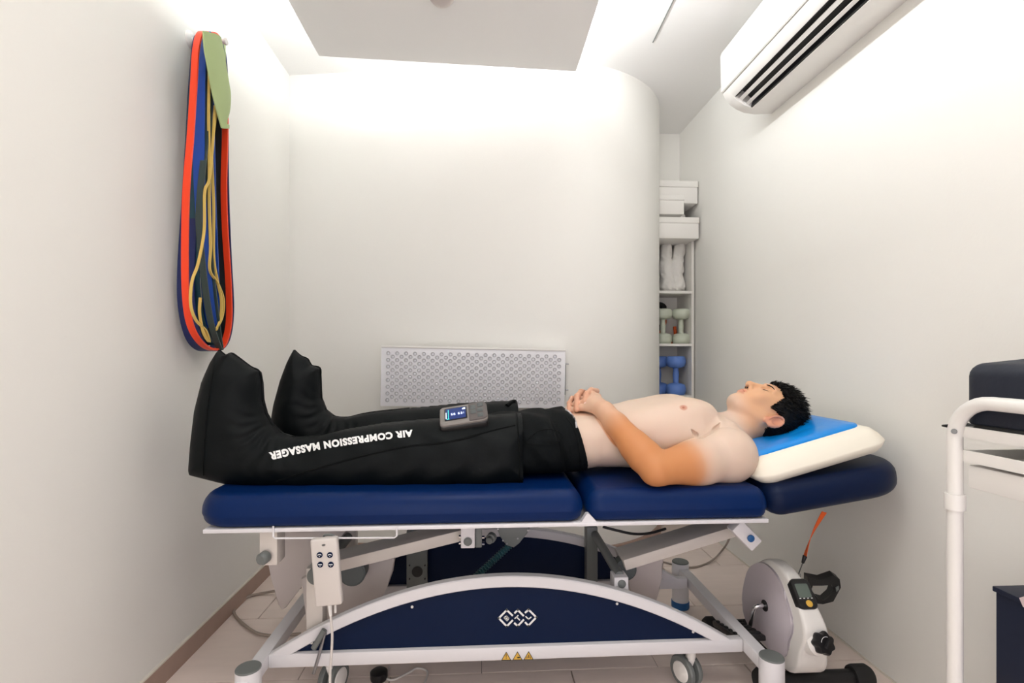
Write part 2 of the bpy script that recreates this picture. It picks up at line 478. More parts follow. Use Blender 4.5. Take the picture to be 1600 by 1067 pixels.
# dropped panel with the cove round it
pc = [WZ(498, 88, PANZ), WZ(900, 112, PANZ)]
poly = [V(pc[0].x, pc[0].y, PANZ), V(pc[1].x, pc[1].y, PANZ), V(pc[1].x, YREAR + .25, PANZ), V(pc[0].x, YREAR + .25, PANZ)]
struct('ceiling_1', prism(new(), poly, (0, 0, 0.022), 0.002, 1), M['ceil'])
struct('ceiling_2', box2(new(), (PX0 + .22, YREAR + .5, PANZ + .022), (PX1 - .22, PY1 - .35, CEIL)), M['ceil'])
bm = new()
struct('baseboard_left', box2(bm, (XL, YREAR, 0), (XL + .011, 2.70, 0.068)), M['base'])
struct('trim_2', box2(new(), (XL, YREAR, 0.068), (XL + .010, 2.70, 0.073)), M['caulk'])
bm = new(); d = Vector((1, math.tan(a0), 0)).normalized(); nn = Vector((d.y, -d.x, 0))
p0 = V(XL, wall_y(XL), 0.034); p1 = V(cx0, cy0, 0.034)
bar(bm, p0 + nn * .005, p1 + nn * .005, 0.011, 0.068, bev=0.001)
for i in range(1, len(path) - 1):
    A = V(path[i][0], path[i][1], .034); B = V(path[i + 1][0], path[i + 1][1], .034); dd = (B - A).normalized(); n2 = Vector((dd.y, -dd.x, 0))
    bar(bm, A + n2 * .005, B + n2 * .005, 0.011, 0.068, bev=0)
struct('baseboard_back', bm, M['base'])
struct('trim_3', box2(new(), (XR - .004, YREAR, 0), (XR, 3.36, 0.006)), M['caulk'])
# lamp set into the panel, out of the picture above the camera
lamp = thing('ceiling_lamp', 'square white ceiling lamp set in the dropped panel above the camera', 'lamp', (-0.1, 0.55, PANZ))
bm = new()
for sx, sy, dx, dy in ((.56, .03, 0, .265), (.56, .03, 0, -.265), (.03, .5, .265, 0), (.03, .5, -.265, 0)): box(bm, (-.1 + dx, .55 + dy, PANZ - .004), (sx, sy, .012))
mk('frame', bm, M['white_metal'], lamp)
mk('diffuser', box(new(), (-.1, .55, PANZ - .002), (.5, .5, .004)), M['lampface'], lamp)
c = WZ(690, -5, PANZ)
mk('smoke_detector', lathe(new(), [(.045, 0), (.045, -.008), (.038, -.016), (.03, -.024), (.012, -.028), (0, -.028)], c, (0, 0, 1)), M['shade_plastic'],
   label='small round white detector on the dropped ceiling panel at the top edge', cat='detector')

def bulge(z0, z1, rb=.022, it=.042, ht=.062):
    """upholstery edge: tight below, long soft shoulder above"""
    p = []
    for k in range(6):
        a = R(90 * k / 5); p.append((.004 + rb * (1 - math.sin(a)), z0 + rb * (1 - math.cos(a))))
    p.append((0, z0 + rb + .010))
    h_ = min(ht, z1 - z0 - rb - .012)
    for k in range(8):
        a = R(90 * k / 7); p.append((it * (1 - math.cos(a)), z1 - h_ + h_ * math.sin(a)))
    return p
# ================================================================== TREATMENT BED
bed = thing('treatment_bed', 'navy padded electric treatment bed on white arched steel frame, man lying on it', 'bed', (0.1, 1.765, 0))
YN, YF, ZT, ZB = 1.435, 2.095, 0.67, 0.579
xa = WY(310, 790, 1.50).x; xg = WY(917, 800, YN).x; xm = WY(1201, 800, YN + .02).x
pf = bulge(ZB, ZT)
mk('mattress_section', slab(new(), xa, xg - .003, YN, YF, (.11, .05, .05, .11), pf), M['vinyl'], bed, 60)
mk('mattress_section', slab(new(), xg + .003, xm, YN, YF, (.05, .04, .04, .05), pf), M['vinyl'], bed, 60)
hinge = V(xm + .008, 0, ZB - .004)
mt = Matrix.Translation(hinge) @ Matrix.Rotation(R(-9.0), 4, 'Y')
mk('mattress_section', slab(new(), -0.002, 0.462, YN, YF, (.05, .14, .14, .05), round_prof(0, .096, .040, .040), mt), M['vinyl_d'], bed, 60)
# upper frame
bm = new()
xr0, xr1 = WY(322, 822, 1.46).x, WY(1196, 822, 1.46).x
for yy in (YN + .022, YF - .022): bar(bm, (xr0, yy, .5725), (xr1, yy, .5725), .03, .0115, bev=.002)
for xx in (xr0 + .02, -.2, xg, xr1 - .02): bar(bm, (xx, YN + .03, .570), (xx, YF - .03, .570), .04, .016, bev=.002)
mk('upper_frame', bm, M['white_metal'], bed)
prism_gap = [WY(904, 823, YN + .01), WY(917, 803, YN + .01), WY(921, 803, YN + .01), WY(938, 821, YN + .01)]
mk('hinge_plate', prism(new(), prism_gap, (0, .02, 0)), M['white_metal'], bed)
# side frames
zc_, kx, xc = .388, .44, .07
def arc_z(x): return zc_ - kx * (x - xc) ** 2
xs = [(-.63 + 1.40 * i / 40) for i in range(41)]
def side(yf, dy, metal, pan):
    bm = new()
    up = [V(x, yf, max(arc_z(x), .16)) for x in xs]; lo = [V(x, yf, max(arc_z(x) - .034 - .003 * min(1, abs(x - xc) * 1.4), .14)) for x in xs]
    for i in range(40):
        q = [up[i], up[i + 1], lo[i + 1], lo[i]]
    rings = []
    for u_, l_ in zip(up, lo):
        b_ = .003; d_ = V(0, dy, 0)
        rings.append([u_ + V(0, b_, 0), u_ + d_ - V(0, b_, 0), u_ + d_ - V(0, 0, b_), l_ + d_ + V(0, 0, b_), l_ + d_ - V(0, b_, 0), l_ + V(0, b_, 0), l_ + V(0, 0, b_), u_ - V(0, 0, b_)])
    skin_rings(bm, rings)
    a = mk('arch_bar', bm, metal, bed)
    r_ = mk('bottom_rail', bar(new(), (-.635, yf + .014, .153), (.81, yf + .014, .153), .03, .04, bev=.004), metal, bed)
    pts = [V(x, yf + dy * .5, arc_z(x) - .02) for x in xs if arc_z(x) - .02 > .17]
    pts = pts + [V(pts[-1].x, pts[-1].y, .165), V(pts[0].x, pts[0].y, .165)]
    p_ = mk('side_panel', prism(new(), pts, (0, .008, 0)), pan, bed)
    return a, r_, p_
arch, rail_n, panel = side(1.535, .03, M['white_metal'], M['navy_panel'])
side(1.965, .03, M['white_metal'], M['navy_panel'])
for px, py in ((644, 948), (964, 943), (1083, 987), (487, 1004)):
    p = WY(px, py, 1.549)
    mk('rivet', lathe(new(), [(.0042, 0), (.004, .002), (.002, .0035), (0, .0036)], p, (0, -1, 0), 12), M['white_plastic'], panel)
# logo on the panel: three linked open squares, with the letters B, T, L turned like the squares
bm = new(); yl = 1.5485; u, v, nrm = V(1, 0, 0), V(0, 0, 1), V(0, -1, 0)
def stroke(bm, p, q, w=0.0062):
    A = WY(760 + p[0] / 8.892, 930 + p[1] / 8.892, yl); B = WY(760 + q[0] / 8.892, 930 + q[1] / 8.892, yl)
    t = (B - A).normalized(); s_ = t.cross(V(0, 1, 0)) * w / 2
    A2, B2 = A - t * w / 2 * .98, B + t * w / 2 * .98
    prism(bm, [A2 + s_, B2 + s_, B2 - s_, A2 - s_], (0, -.0009, 0))
w_ = .0056
for pts in ([(358, 275), (283, 203), (172, 316), (283, 430), (358, 352)], [(398, 240), (436, 203), (510, 278)], [(395, 390), (436, 426), (512, 344)], [(545, 235), (585, 198), (693, 304), (583, 420), (545, 380)]):
    for i in range(len(pts) - 1): stroke(bm, pts[i], pts[i + 1], w_)
for pts in ([(246, 312), (288, 352)], [(246, 312), (278, 284), (296, 303), (268, 332)], [(296, 303), (312, 318), (288, 352)], [(398, 318), (438, 282)], [(418, 300), (460, 340)], [(550, 296), (586, 332), (618, 304)]):
    for i in range(len(pts) - 1): stroke(bm, pts[i], pts[i + 1], .0036)
mk('emblem', bm, M['print'], panel)
# warning triangles on the rail
for cx_, kind_ in ((791, 0), (808.5, 1), (826, 2)):
    pt = lambda a, c_: WY(cx_ + a, c_, 1.5335)
    dy_ = -(cx_ - 808) * .028
    tri = lambda s_, e: [pt(-7.8 * s_, 1031.3 + dy_ - e), pt(7.8 * s_, 1031 + dy_ - e), pt(0, 1017.5 + dy_ + e * 1.6)]
    w = mk('warning_sticker', prism(new(), tri(1, 0), (0, -.0006, 0)), M['black'], rail_n)
    bm = new(); prism(bm, [p + V(0, -.0005, 0) for p in tri(.8, 1.1)], (0, -.0005, 0)); mk('warning_field', bm, M['yellow'], rail_n)
    bm = new()
    P2 = lambda a, c_: WY(cx_ + a, c_ + dy_, 1.5324)
    if kind_ == 0:
        prism(bm, [P2(-.6, 1021.5), P2(.6, 1021.5), P2(.4, 1026.6), P2(-.4, 1026.6)], (0, -.0004, 0)); prism(bm, [P2(-.5, 1027.6), P2(.5, 1027.6), P2(.5, 1028.8), P2(-.5, 1028.8)], (0, -.0004, 0))
    elif kind_ == 1:
        prism(bm, [P2(-1, 1027), P2(1, 1026), P2(4, 1026.3), P2(4.4, 1028), P2(0, 1028.4)], (0, -.0004, 0))
    else:
        prism(bm, [P2(-.6, 1023.5), P2(.6, 1023.5), P2(.7, 1028.5), P2(-.7, 1028.5)], (0, -.0004, 0))
        for s_ in (-1, 1): prism(bm, [P2(s_ * 2, 1026), P2(s_ * 3, 1026), P2(s_ * 3.4, 1029), P2(s_ * 2.4, 1029)], (0, -.0004, 0))
    mk('warning_symbol', bm, M['black'], rail_n)
# cross bars, feet, castors
for xx in (-.655, .832):
    mk('cross_bar', bar(new(), (xx, 1.40, .153), (xx, 2.10, .153), .04, .04, bev=.004), M['white_metal'], bed)
feet = [WZ(388, 1043, .193), WZ(1205.7, 1025, .193), WZ(1063, 877, .193)]
feet.append(V(feet[0].x, feet[2].y, .193))
for p in feet:
    f_ = mk('foot', lathe(new(), [(.031, 0), (.034, .004), (.034, .188), (.033, .192)], (p.x, p.y, 0)), M['white_metal'], bed)
    mk('foot_cap', lathe(new(), [(.0335, .190), (.0335, .1925), (.032, .1945), (0, .195)], (p.x, p.y, 0)), M['grey_plastic'], f_)
    mk('foot_ring', lathe(new(), [(.0355, .002), (.0365, .005), (.0365, .028), (.0355, .031)], (p.x, p.y, 0)), M['blue_ring'], f_)
def castor(x, y, zt, a):
    b_ = thing_part = mk('castor', cyl(new(), (x, y, .10), (x, y, zt), .014), M['white_plastic'], bed)
    d_ = V(math.cos(a), math.sin(a), 0); s_ = V(-d_.y, d_.x, 0); o_ = V(x, y, .049) + d_ * .02
    bm = new(); bar(bm, V(x, y, .105), o_ + V(0, 0, .005), .02, .03, up=(0, 1, 0), bev=.004); mk('castor_fork', bm, M['white_plastic'], b_)
    for q in (-1, 1):
        bm = new(); lathe(bm, [(.028, 0), (.045, .002), (.049, .006), (.049, .014), (.045, .019), (.028, .02)], o_ + s_ * (.006 * q), s_ * q, 28); mk('castor_tyre', bm, M['grey_plastic'], b_)
        bm = new(); lathe(bm, [(.034, 0), (.034, .016), (.030, .021), (.012, .024), (0, .024)], o_ + s_ * (.007 * q), s_ * q, 28); mk('castor_hub', bm, M['white_plastic'], b_)
castor(WY(1084, 1020, 1.555).x, 1.575, .14, R(114))
castor(WY(508, 1020, 1.555).x, 1.60, .14, R(70))
castor(.55, 1.98, .14, R(60)); castor(-.42, 1.98, .14, R(80))
# pivot posts and cross tube
mk('pivot_post', bar(new(), (-.515, 1.60, .15), (-.515, 1.60, .41), .05, .05, up=(1, 0, 0), bev=.004), M['white_metal_w'], bed)
mk('pivot_post', bar(new(), (-.50, 1.93, .15), (-.50, 1.93, .41), .05, .05, up=(1, 0, 0), bev=.004), M['white_metal_w'], bed)
mk('pivot_post', bar(new(), (.415, 1.93, .15), (.415, 1.93, .405), .05, .042, up=(1, 0, 0), bev=.003), M['grey_metal'], bed)
pp = mk('pivot_post', box2(new(), (.413, 1.575, .20), (.459, 1.63, .358), .003), M['white_metal'], bed)
mk('end_plug', lathe(new(), [(.013, 0), (.013, .003), (.007, .006), (0, .007)], (.437, 1.575, .338), (0, -1, 0), 20), M['grey_plastic'], pp)
mk('pivot_tube', cyl(new(), (.425, 1.92, .378), (.437, 1.60, .352), .015), M['grey_metal'], bed)
mk('pivot_tube', cyl(new(), (-.50, 1.95, .385), (-.515, 1.57, .385), .018), M['grey_plastic'], bed)
mk('pivot_cap', lathe(new(), [(.027, 0), (.027, .006), (.02, .011), (0, .012)], (-.508, 1.575, .388), (0, -1, 0)), M['grey_plastic'], bed)
bm = new(); box2(bm, (-.285, 1.90, .15), (-.208, 1.92, .405), .002); pl = mk('pivot_plate', bm, M['grey_metal'], bed)
p = WY(652, 893, 1.899)
mk('plate_hole', cyl(new(), p, p + V(0, -.002, 0), .020), M['black'], pl)
for px, py in ((640, 883), (664, 883), (640, 904), (664, 904)):
    p = WY(px, py, 1.899); mk('plate_bolt', cyl(new(), p, p + V(0, -.003, 0), .003, 10), M['black'], pl)
# lift arms
def arm(a, b2, y0, y1, h=.036):
    bm = new(); bar(bm, V(a[0], (y0 + y1) / 2, a[1]), V(b2[0], (y0 + y1) / 2, b2[1]), y1 - y0, h, bev=.003)
    return mk('lift_arm', bm, M['white_metal_w'], bed)
arm((-.52, .378), (-.04, .487), 1.63, 1.74)
arm((.462, .372), (.87, .486), 1.63, 1.74)
mk('arm_pivot', lathe(new(), [(.042, 0), (.042, .05), (.036, .055), (0, .055)], (-.42, 1.70, .36), (0, -1, 0)), M['dark_grey'], bed)
mk('arm_pivot', lathe(new(), [(.036, 0), (.036, .04), (.03, .045), (0, .045)], (.475, 1.70, .345), (0, -1, 0)), M['dark_grey'], bed)
# plastic shrouds of the lifting gear
def shroud(pts, y, th):
    bm = new(); prism(bm, [WY(a, c_, y) for a, c_ in pts], (0, th, 0), .006); return mk('motor_shroud', bm, M['shade_plastic'], bed)
shroud([(416, 836), (432, 828), (545, 828), (505, 872), (470, 918), (446, 950), (440, 953), (434, 945), (424, 905), (417, 870)], 1.86, .035)
shroud([(470, 905), (520, 880), (613, 858), (616, 875), (613, 895), (606, 915), (596, 936), (586, 952), (500, 980), (478, 975)], 1.76, .03)
shroud([(975, 880), (1000, 868), (1038, 855), (1037, 880), (1031, 905), (1032, 920), (1026, 940), (990, 940)], 1.76, .03)
# brackets, motor, hose
def post_box(px0, px1, py1, y, dpt, m, nm='frame_bracket'):
    a = WY(px0, py1, y); b_ = WY(px1, py1, y)
    return mk(nm, box2(new(), (a.x, y, a.z), (b_.x, y + dpt, .567), .003), m, bed)
lb = post_box(405, 433, 884, 1.465, .06, M['white_metal_w'])
p = WY(417, 868, 1.463); kb = mk('lock_knob', lathe(new(), [(.014, 0), (.017, .004), (.017, .022), (.013, .028), (0, .028)], p, (-.25, -1, -.1)), M['grey_plastic'], lb)
cb_ = post_box(720, 742, 857, 1.58, .05, M['white_metal'])
p = WY(731, 846, 1.579); mk('end_plug', lathe(new(), [(.010, 0), (.0135, .0015), (.010, .002), (.009, .004), (0, .005)], p, (0, -1, 0), 20), M['grey_plastic'], cb_)
for px, py in ((717, 838), (717, 848)):
    p = WY(px, py, 1.60); mk('bolt', cyl(new(), p, p + V(.012, 0, 0), .005, 6), M['chrome'], cb_)
db_ = post_box(742.5, 753, 856, 1.60, .05, M['grey_metal'])
for px, py in ((757, 839), (757, 849)):
    p = WY(px, py, 1.61); mk('bolt', cyl(new(), p, p + V(-.012, 0, 0), .005, 6), M['chrome'], db_)
mp_ = [(776, 824), (828, 824), (823, 835), (812, 848), (803, 856), (791, 852), (781, 838)]
mo = mk('motor_mount', prism(new(), [WY(a, c_, 1.70) for a, c_ in mp_], (0, .05, 0), .003), M['grey_metal'], bed)
for px, py in ((778, 826), (825, 828), (786, 844), (809, 841), (792, 849)):
    p = WY(px, py, 1.70); mk('bolt', cyl(new(), p, p + V(0, -.004, 0), .003, 8), M['steel'], mo)
p = WY(769, 838, 1.68); mk('motor_shaft', lathe(new(), [(.016, 0), (.016, .015), (.011, .017), (.011, .03), (0, .03)], p, (-.4, -1, -.2)), M['grey_metal'], bed)
mk('motor_body', box2(new(), (-.005, 1.72, .49), (.06, 1.80, .556), .004), M['grey_metal'], bed)
A, B = WY(803, 846, 1.72), WY(738, 906, 1.74)
N_ = 120; pts = [A.lerp(B, i / N_) for i in range(N_ + 1)]
mk('corrugated_hose', tube(new(), pts, [.0100 + .0030 * math.sin(i * 2 * math.pi / 6) for i in range(N_ + 1)], 12), M['hose'], bed)
# head-end leg bracket with blue plug
A, B = WY(1147, 818, 1.52), WY(1178, 850, 1.52)
hb = mk('head_bracket', bar(new(), A, B, .045, .040, up=(0, 1, 0), bev=.004), M['white_metal'], bed)
p = WY(1173, 841, 1.497); mk('end_plug', lathe(new(), [(.011, 0), (.011, .003), (.006, .005), (0, .005)], p, (0, -1, 0), 20), M['blue_ring'], hb)
# slack black hose below the middle section
pts = smooth_path([WY(942, 823, 1.65), WY(965, 829, 1.65), WY(990, 834, 1.66), WY(1015, 833, 1.68), WY(1040, 826, 1.70)], 6)
mk('power_lead', tube(new(), pts, .0045, 8), M['black'], bed)
# wire bracket
pts = [WY(427, 822, YN + .005), WY(427, 838, YN + .005), WY(430, 841, YN + .005), WY(616, 840, YN + .005), WY(620, 837, YN + .005), WY(620, 822, YN + .005)]
mk('wire_bracket', tube(new(), pts, .0026, 8), M['white_metal'], bed)
# switch lever hanging at the lower left with its cord
A, B = WY(507, 984, 1.525), WY(490, 1013, 1.52)
mk('foot_lever', tube(new(), smooth_path([A, A.lerp(B, .5), B], 4), .0085, 12), M['grey_plastic'], bed)
mk('foot_lever_rod', tube(new(), smooth_path([WY(508, 988, 1.53), WY(498, 1025, 1.53), WY(490, 1052, 1.54)], 5), .005, 8), M['steel'], bed)

# hand control hanging on the wire bracket
rem = thing('hand_control', 'white bed hand control with four round buttons hung under the bed', 'remote', WY(510, 945, 1.42))
o_ = WY(511, 892, 1.425); tl, tr, bl = WY(488.5, 840, 1.425), WY(528, 840, 1.425), WY(497, 945, 1.425)
ux = (tr - tl).normalized(); uz = (tl - bl).normalized(); ux = (ux - uz * ux.dot(uz)).normalized(); uy = uz.cross(ux)
rot = Matrix((ux, uy, uz)).transposed()
W_, H_ = .073, (tl - bl).length
mk('case', box(new(), o_, (W_, .024, H_), rot, .007, 3), mat('control_plastic', (212, 205, 199), .4), rem)
def on_rem(px, py, dy=0): return WY(px, py, 1.412 + dy)
for i, (px, py) in enumerate(((499.5, 867), (515.5, 867), (500.5, 882), (517, 882))):
    p = on_rem(px, py)
    bt = mk('button', lathe(new(), [(.0080, 0), (.0080, .001), (.0066, .0016), (0, .0018)], p, (0, -1, 0), 22), M['navy_panel'], rem)
    bm = new(); sgn = 1 if i < 2 else -1
    q = p + V(0, -.0019, 0)
    prism(bm, [q + V(-.0052, 0, -.0004), q + V(-.001, 0, .0012 if i < 2 else 0), q + V(.001, 0, .0012 if i < 2 else 0), q + V(.0052, 0, -.0004), q + V(.0052, 0, .0012), q + V(.0015, 0, .003 if i < 2 else .0016), q + V(-.0015, 0, .003 if i < 2 else .0016), q + V(-.0052, 0, .0012)], (0, -.0004, 0))
    prism(bm, [q + V(-.0018, 0, -.0025), q + V(.0018, 0, -.0025), q + V(0, 0, -.0045)], (0, -.0004, 0))
    mk('button_symbol', bm, M['print'], bt)
p = on_rem(505.5, 851.5); bm = new()
for k in (-1, 0, 1):
    q = p + ux * .0026 * k; s_ = .0024
    for a, c_ in (((-s_, 0), (0, s_)), ((0, s_), (s_, 0)), ((s_, 0), (0, -s_)), ((0, -s_), (-s_, 0))):
        A = q + ux * a[0] + uz * a[1]; B = q + ux * c_[0] + uz * c_[1]; bar(bm, A, B, .0008, .0009, up=(0, 1, 0), bev=0)
mk('emblem', bm, M['grey_plastic'], rem)
mk('strain_relief', cyl(new(), WY(515, 944, 1.425), WY(516.5, 962, 1.425), .006, 14, .004), M['white_plastic'], rem)
pts = smooth_path([WY(516, 958, 1.425), WY(519, 990, 1.43), WY(518, 1020, 1.43), WY(516, 1050, 1.43), WY(516, 1085, 1.43), WZ(520, 1130, .006)], 6)
mk('cord', tube(new(), pts, .0036, 10), M['white_cable'], rem)
mk('hook', tube(new(), smooth_path([WY(507, 842, 1.445), WY(507, 836, 1.44), WY(520, 836, 1.438), WY(524, 841, 1.436)], 4), .003, 8), M['grey_plastic'], rem)
mk('hook', tube(new(), [WY(524, 940, 1.437), WY(524, 957, 1.437)], .0035, 8), M['white_plastic'], rem)

# ================================================================== PERSON
Y0 = 1.75
person = thing('person', 'shirtless person in black shorts lying on back, eyes closed, hands clasped on belly', 'person', (0.5, Y0, ZT))
h = 0.0021
Fd = Field((0.02, 1.37, 0.645), (1.20, 2.10, 1.0), h)
TX = np.array([-.1, .10, .20, .30, .38, .46, .54, .62, .70, .76, .81, .86, .92])
TW = np.array([.175, .185, .19, .180, .168, .166, .176, .190, .196, .186, .150, .09, .05])
TB = np.array([.672, .670, .669, .672, .682, .680, .673, .669, .669, .671, .680, .70, .73])
TT = np.array([.84, .852, .862, .868, .872, .884, .902, .911, .908, .892, .862, .835, .80])
def torso(x, y, z):
    w = np.interp(x, TX, TW); zb = np.interp(x, TX, TB); zt = np.interp(x, TX, TT)
    cz = (zb + zt) / 2 - .008; up = zt - cz; dn = cz - zb
    q = (np.abs((y - Y0) / w) ** 2.5 + np.abs((z - cz) / np.where(z > cz, up, dn)) ** 2.5 + 1e-9) ** (1 / 2.5)
    d = (q - 1) * np.minimum(w, (zt - zb) / 2)
    return np.maximum(d, np.maximum(0.03 - x, x - 0.885)).astype(np.float32)
Fd.put(torso, (0.0, 1.5, .66), (0.92, 2.0, .93), 0.02)
for s_ in (-1, 1):
    Fd.ell((.685, Y0 + s_ * .085, .872), (.085, .085, .042), .03)                 # chest muscle
    Fd.ell((.60, Y0 + s_ * .12, .80), (.15, .06, .09), .03)                        # rib cage side
    Fd.cap((.86, Y0 + s_ * .045, .765), (.785, Y0 + s_ * .165, .768), .050, .066, .04)   # trapezius
    Fd.cap((.815, Y0 + s_ * .03, .832), (.80, Y0 + s_ * .17, .835), .008, .010, .02)      # collar bone
# near (left) arm: a field of its own, joined to the trunk with a soft shoulder and a crisp fold from the armpit down
Ft, Fd = Fd, Field((0.02, 1.37, 0.645), (1.20, 2.10, 1.0), h)
SH = WY(1138, 712, 1.545); EL = WY(1026, 733, 1.478); FM = WY(992, 697, 1.535); WR = WY(944, 641, 1.632)
Fd.ell(SH, (.088, .075, .084), .035)
UM = SH.lerp(EL, .5)
Fd.chain([SH + V(-.01, 0, 0), SH.lerp(EL, .4), EL], [.074, .064, .048], .03)
Fd.ell(UM + V(.0, -.004, -.004), (.075, .054, .058), .03)
Fd.chain([EL, EL.lerp(FM, .55), FM, FM.lerp(WR, .6), WR], [.045, .050, .046, .036, .0285], .016)
Fd.ell(EL + V(-.018, -.006, -.006), (.024, .03, .03), .02)
Fd.ell(WR, (.03, .03, .024), .02)
# far (right) arm
Fl, Fd = Fd, Ft
SH2 = V(SH.x, 2 * Y0 - SH.y, SH.z); EL2 = V(EL.x, 2 * Y0 - EL.y - .03, EL.z + .02); WR2 = V(.40, 1.86, .865)
Fd.ell(SH2, (.088, .075, .084), .035)
Fd.chain([SH2, SH2.lerp(EL2, .4), EL2], [.074, .064, .048], .03)
Fd.chain([EL2, EL2.lerp(WR2, .4), WR2], [.045, .046, .029], .016)
Fr, Fd = Fd, Fl
# left hand: back of hand from wrist to knuckles, fingers closing round the other hand
KN = [WY(926, 617, 1.735), WY(918, 622, 1.715), WY(912, 629, 1.697), WY(908, 637, 1.680)]
for i, k_ in enumerate(KN):
    b_ = WR.lerp(k_, .12) + V(0, 0, .002)
    Fd.cap(b_, k_, .0165, .0125 - .0008 * i, .016)
Fd.ell(WR.lerp(KN[1], .5), (.028, .03, .018), .02)
for i, k_ in enumerate(KN):
    p1 = k_ + V(-.026, .020, -.008); p2 = p1 + V(-.004, .014, -.022); p3 = p2 + V(.016, .012, -.008)
    rr_ = [.0108, .0102, .0098, .0088][i]
    Fd.chain([k_, p1, p2, p3], [rr_ + .001, rr_, rr_ * .94, rr_ * .85], .006, .005)
th = [WR.lerp(KN[0], .35) + V(.006, .006, .002), WY(934, 620, 1.75), WY(922, 613, 1.775)]
Fd.chain(th, [.014, .0115, .009], .012, .006)
Fl, Fd = Fd, Fr
# skin folds back into the armpit: groove in the trunk where the arm leaves it
def march(px, py):
    d_ = (WY(px, py, 2.0) - V(0, 0, CAMZ)).normalized(); o0 = V(0, 0, CAMZ)
    for k_ in range(900):
        p = o0 + d_ * (1.45 + k_ * .0008); i_ = np.round((np.array(p) - Fd.lo) / h).astype(int)
        if (i_ < 0).any() or (i_ >= Fd.n).any(): continue
        if min(Fd.D[tuple(i_)], Fl.D[tuple(i_)]) < 0: return p + d_ * .0045
gp_ = [march(a, c_) for a, c_ in ((1079, 671), (1087, 679), (1094, 684), (1103, 681), (1112, 676), (1119, 669), (1125, 661))]
for i in range(len(gp_) - 1):
    if gp_[i] and gp_[i + 1]:
        for fd_ in (Fd, Fl): fd_.cap(gp_[i], gp_[i + 1], [.003, .0075, .0095, .0095, .009, .007][i], [.0075, .0095, .0095, .009, .007, .002][i], .002, 's')
kx_ = np.interp(Fd.lo[0] + Fd.h * np.arange(Fd.n[0]), [.76, .80, .84, .88], [.003, .006, .03, .045]).astype(np.float32)[:, None, None]
q_ = np.maximum(kx_ - np.abs(Fd.D - Fl.D), 0) / kx_; Fd.D = np.minimum(Fd.D, Fl.D) - q_ * q_ * kx_ * .25
del q_, Fl
# right hand lying underneath; three of its fingers come over the left hand
PR = V(.335, 1.80, .868)
Fd.chain([WR2, PR], [.028, .026], .02)
Fd.ell(PR, (.036, .04, .024), .02)
RF = [[(932, 611, 1.80), (924, 609.5, 1.765), (917, 615, 1.722), (914, 628, 1.684)], [(912, 613, 1.80), (908, 612, 1.765), (901.5, 619, 1.718), (901, 640, 1.680)], [(899, 622, 1.80), (894, 622, 1.765), (889.5, 630, 1.725), (889, 643, 1.695)]]
for i, f_ in enumerate(RF):
    pts = [WY(*q) for q in f_]; r0 = [.0098, .0098, .0086][i]
    Fd.chain(pts, [r0 + .001, r0, r0 * .98, r0 * .88], .0012, .004)
# neck and head
Fd.chain([V(.83, Y0, .775), V(.90, Y0, .800), V(.955, Y0, .825)], [.070, .058, .060], .035)
O = V(1.003, Y0, .857); au = V(math.cos(R(8)), 0, math.sin(R(8))); nu = V(-math.sin(R(8)), 0, math.cos(R(8)))
HR = Matrix((au, V(0, 1, 0), nu)).transposed()
def H(a, b_, c_): return O + au * a + V(0, b_, 0) + nu * c_
Fd.ell(H(.030, 0, -.004), (.096, .077, .096), .02, HR)
Fd.ell(H(-.015, 0, .020), (.075, .066, .074), .02, HR)
Fd.ell(H(-.060, 0, .038), (.055, .050, .050), .02, HR)
Fd.ell(H(-.104, 0, .050), (.020, .027, .030), .02, HR)
Fd.ell(H(-.075, 0, .010), (.042, .046, .036), .025, HR)
for s_ in (-1, 1):
    Fd.cap(H(-.048, s_ * .056, -.008), H(-.100, s_ * .022, .05), .019, .016, .022)   # jaw
    Fd.ell(H(-.032, s_ * .040, .062), (.026, .022, .018), .02, HR)                   # cheek
    Fd.cap(H(.024, s_ * .014, .090), H(.020, s_ * .046, .074), .008, .008, .014)     # brow ridge
    Fd.ell(H(.002, s_ * .031, .088), (.013, .019, .012), .012, HR, 's')              # eye socket
    Fd.ell(H(.000, s_ * .031, .073), (.0125, .0165, .0105), .006, HR)                # closed lid
    Fd.ell(H(-.047, s_ * .0125, .093), (.0085, .0075, .0085), .006, HR)              # nostril wing
    # ear: plate, rim, bowl
    er = Matrix.Rotation(R(22 * s_), 3, 'X') @ Matrix.Identity(3)
    ec = H(-.014, s_ * .079, -.020)
    Fd.ell(ec, (.033, .0075, .020), .006, HR @ Matrix.Rotation(R(-14), 3, 'Y') @ Matrix.Rotation(R(26 * s_), 3, 'X') @ Matrix.Rotation(R(-14 * s_), 3, 'Z'))
    Fd.ell(H(-.010, s_ * .089, -.020), (.017, .0085, .011), .004, HR, 's')
    ring = [H(-.014 + .030 * math.cos(t), s_ * (.083 + .004 * max(0, -math.sin(t))), -.021 + .018 * math.sin(t)) for t in [R(-150 + 280 * k / 12) for k in range(13)]]
    Fd.chain(ring, [.0034] * 13, .004, .004)
    Fd.ell(H(-.043, s_ * .079, -.012), (.008, .0055, .008), .005, HR)
Fd.cap(H(.006, 0, .088), H(-.040, 0, .108), .0085, .0095, .012)
Fd.ell(H(-.044, 0, .107), (.011, .0115, .010), .008, HR)
for s_ in (-1, 1): Fd.ell(H(-.053, s_ * .0065, .099), (.005, .0035, .0065), .003, HR, 's')
Fd.ell(H(-.0685, 0, .086), (.006, .022, .0085), .007, HR)
Fd.ell(H(-.0785, 0, .084), (.0063, .019, .0085), .007, HR)
Fd.cap(H(-.0735, -.022, .0865), H(-.0735, .022, .0865), .0016, .0016, .004, 's')
Fd.cap(H(-.0735, -.014, .0935), H(-.0735, .014, .0935), .0014, .0014, .004, 's')
NP = [WY(1068, 636.5, 1.665), V(.678, 2 * Y0 - 1.665, .893)]
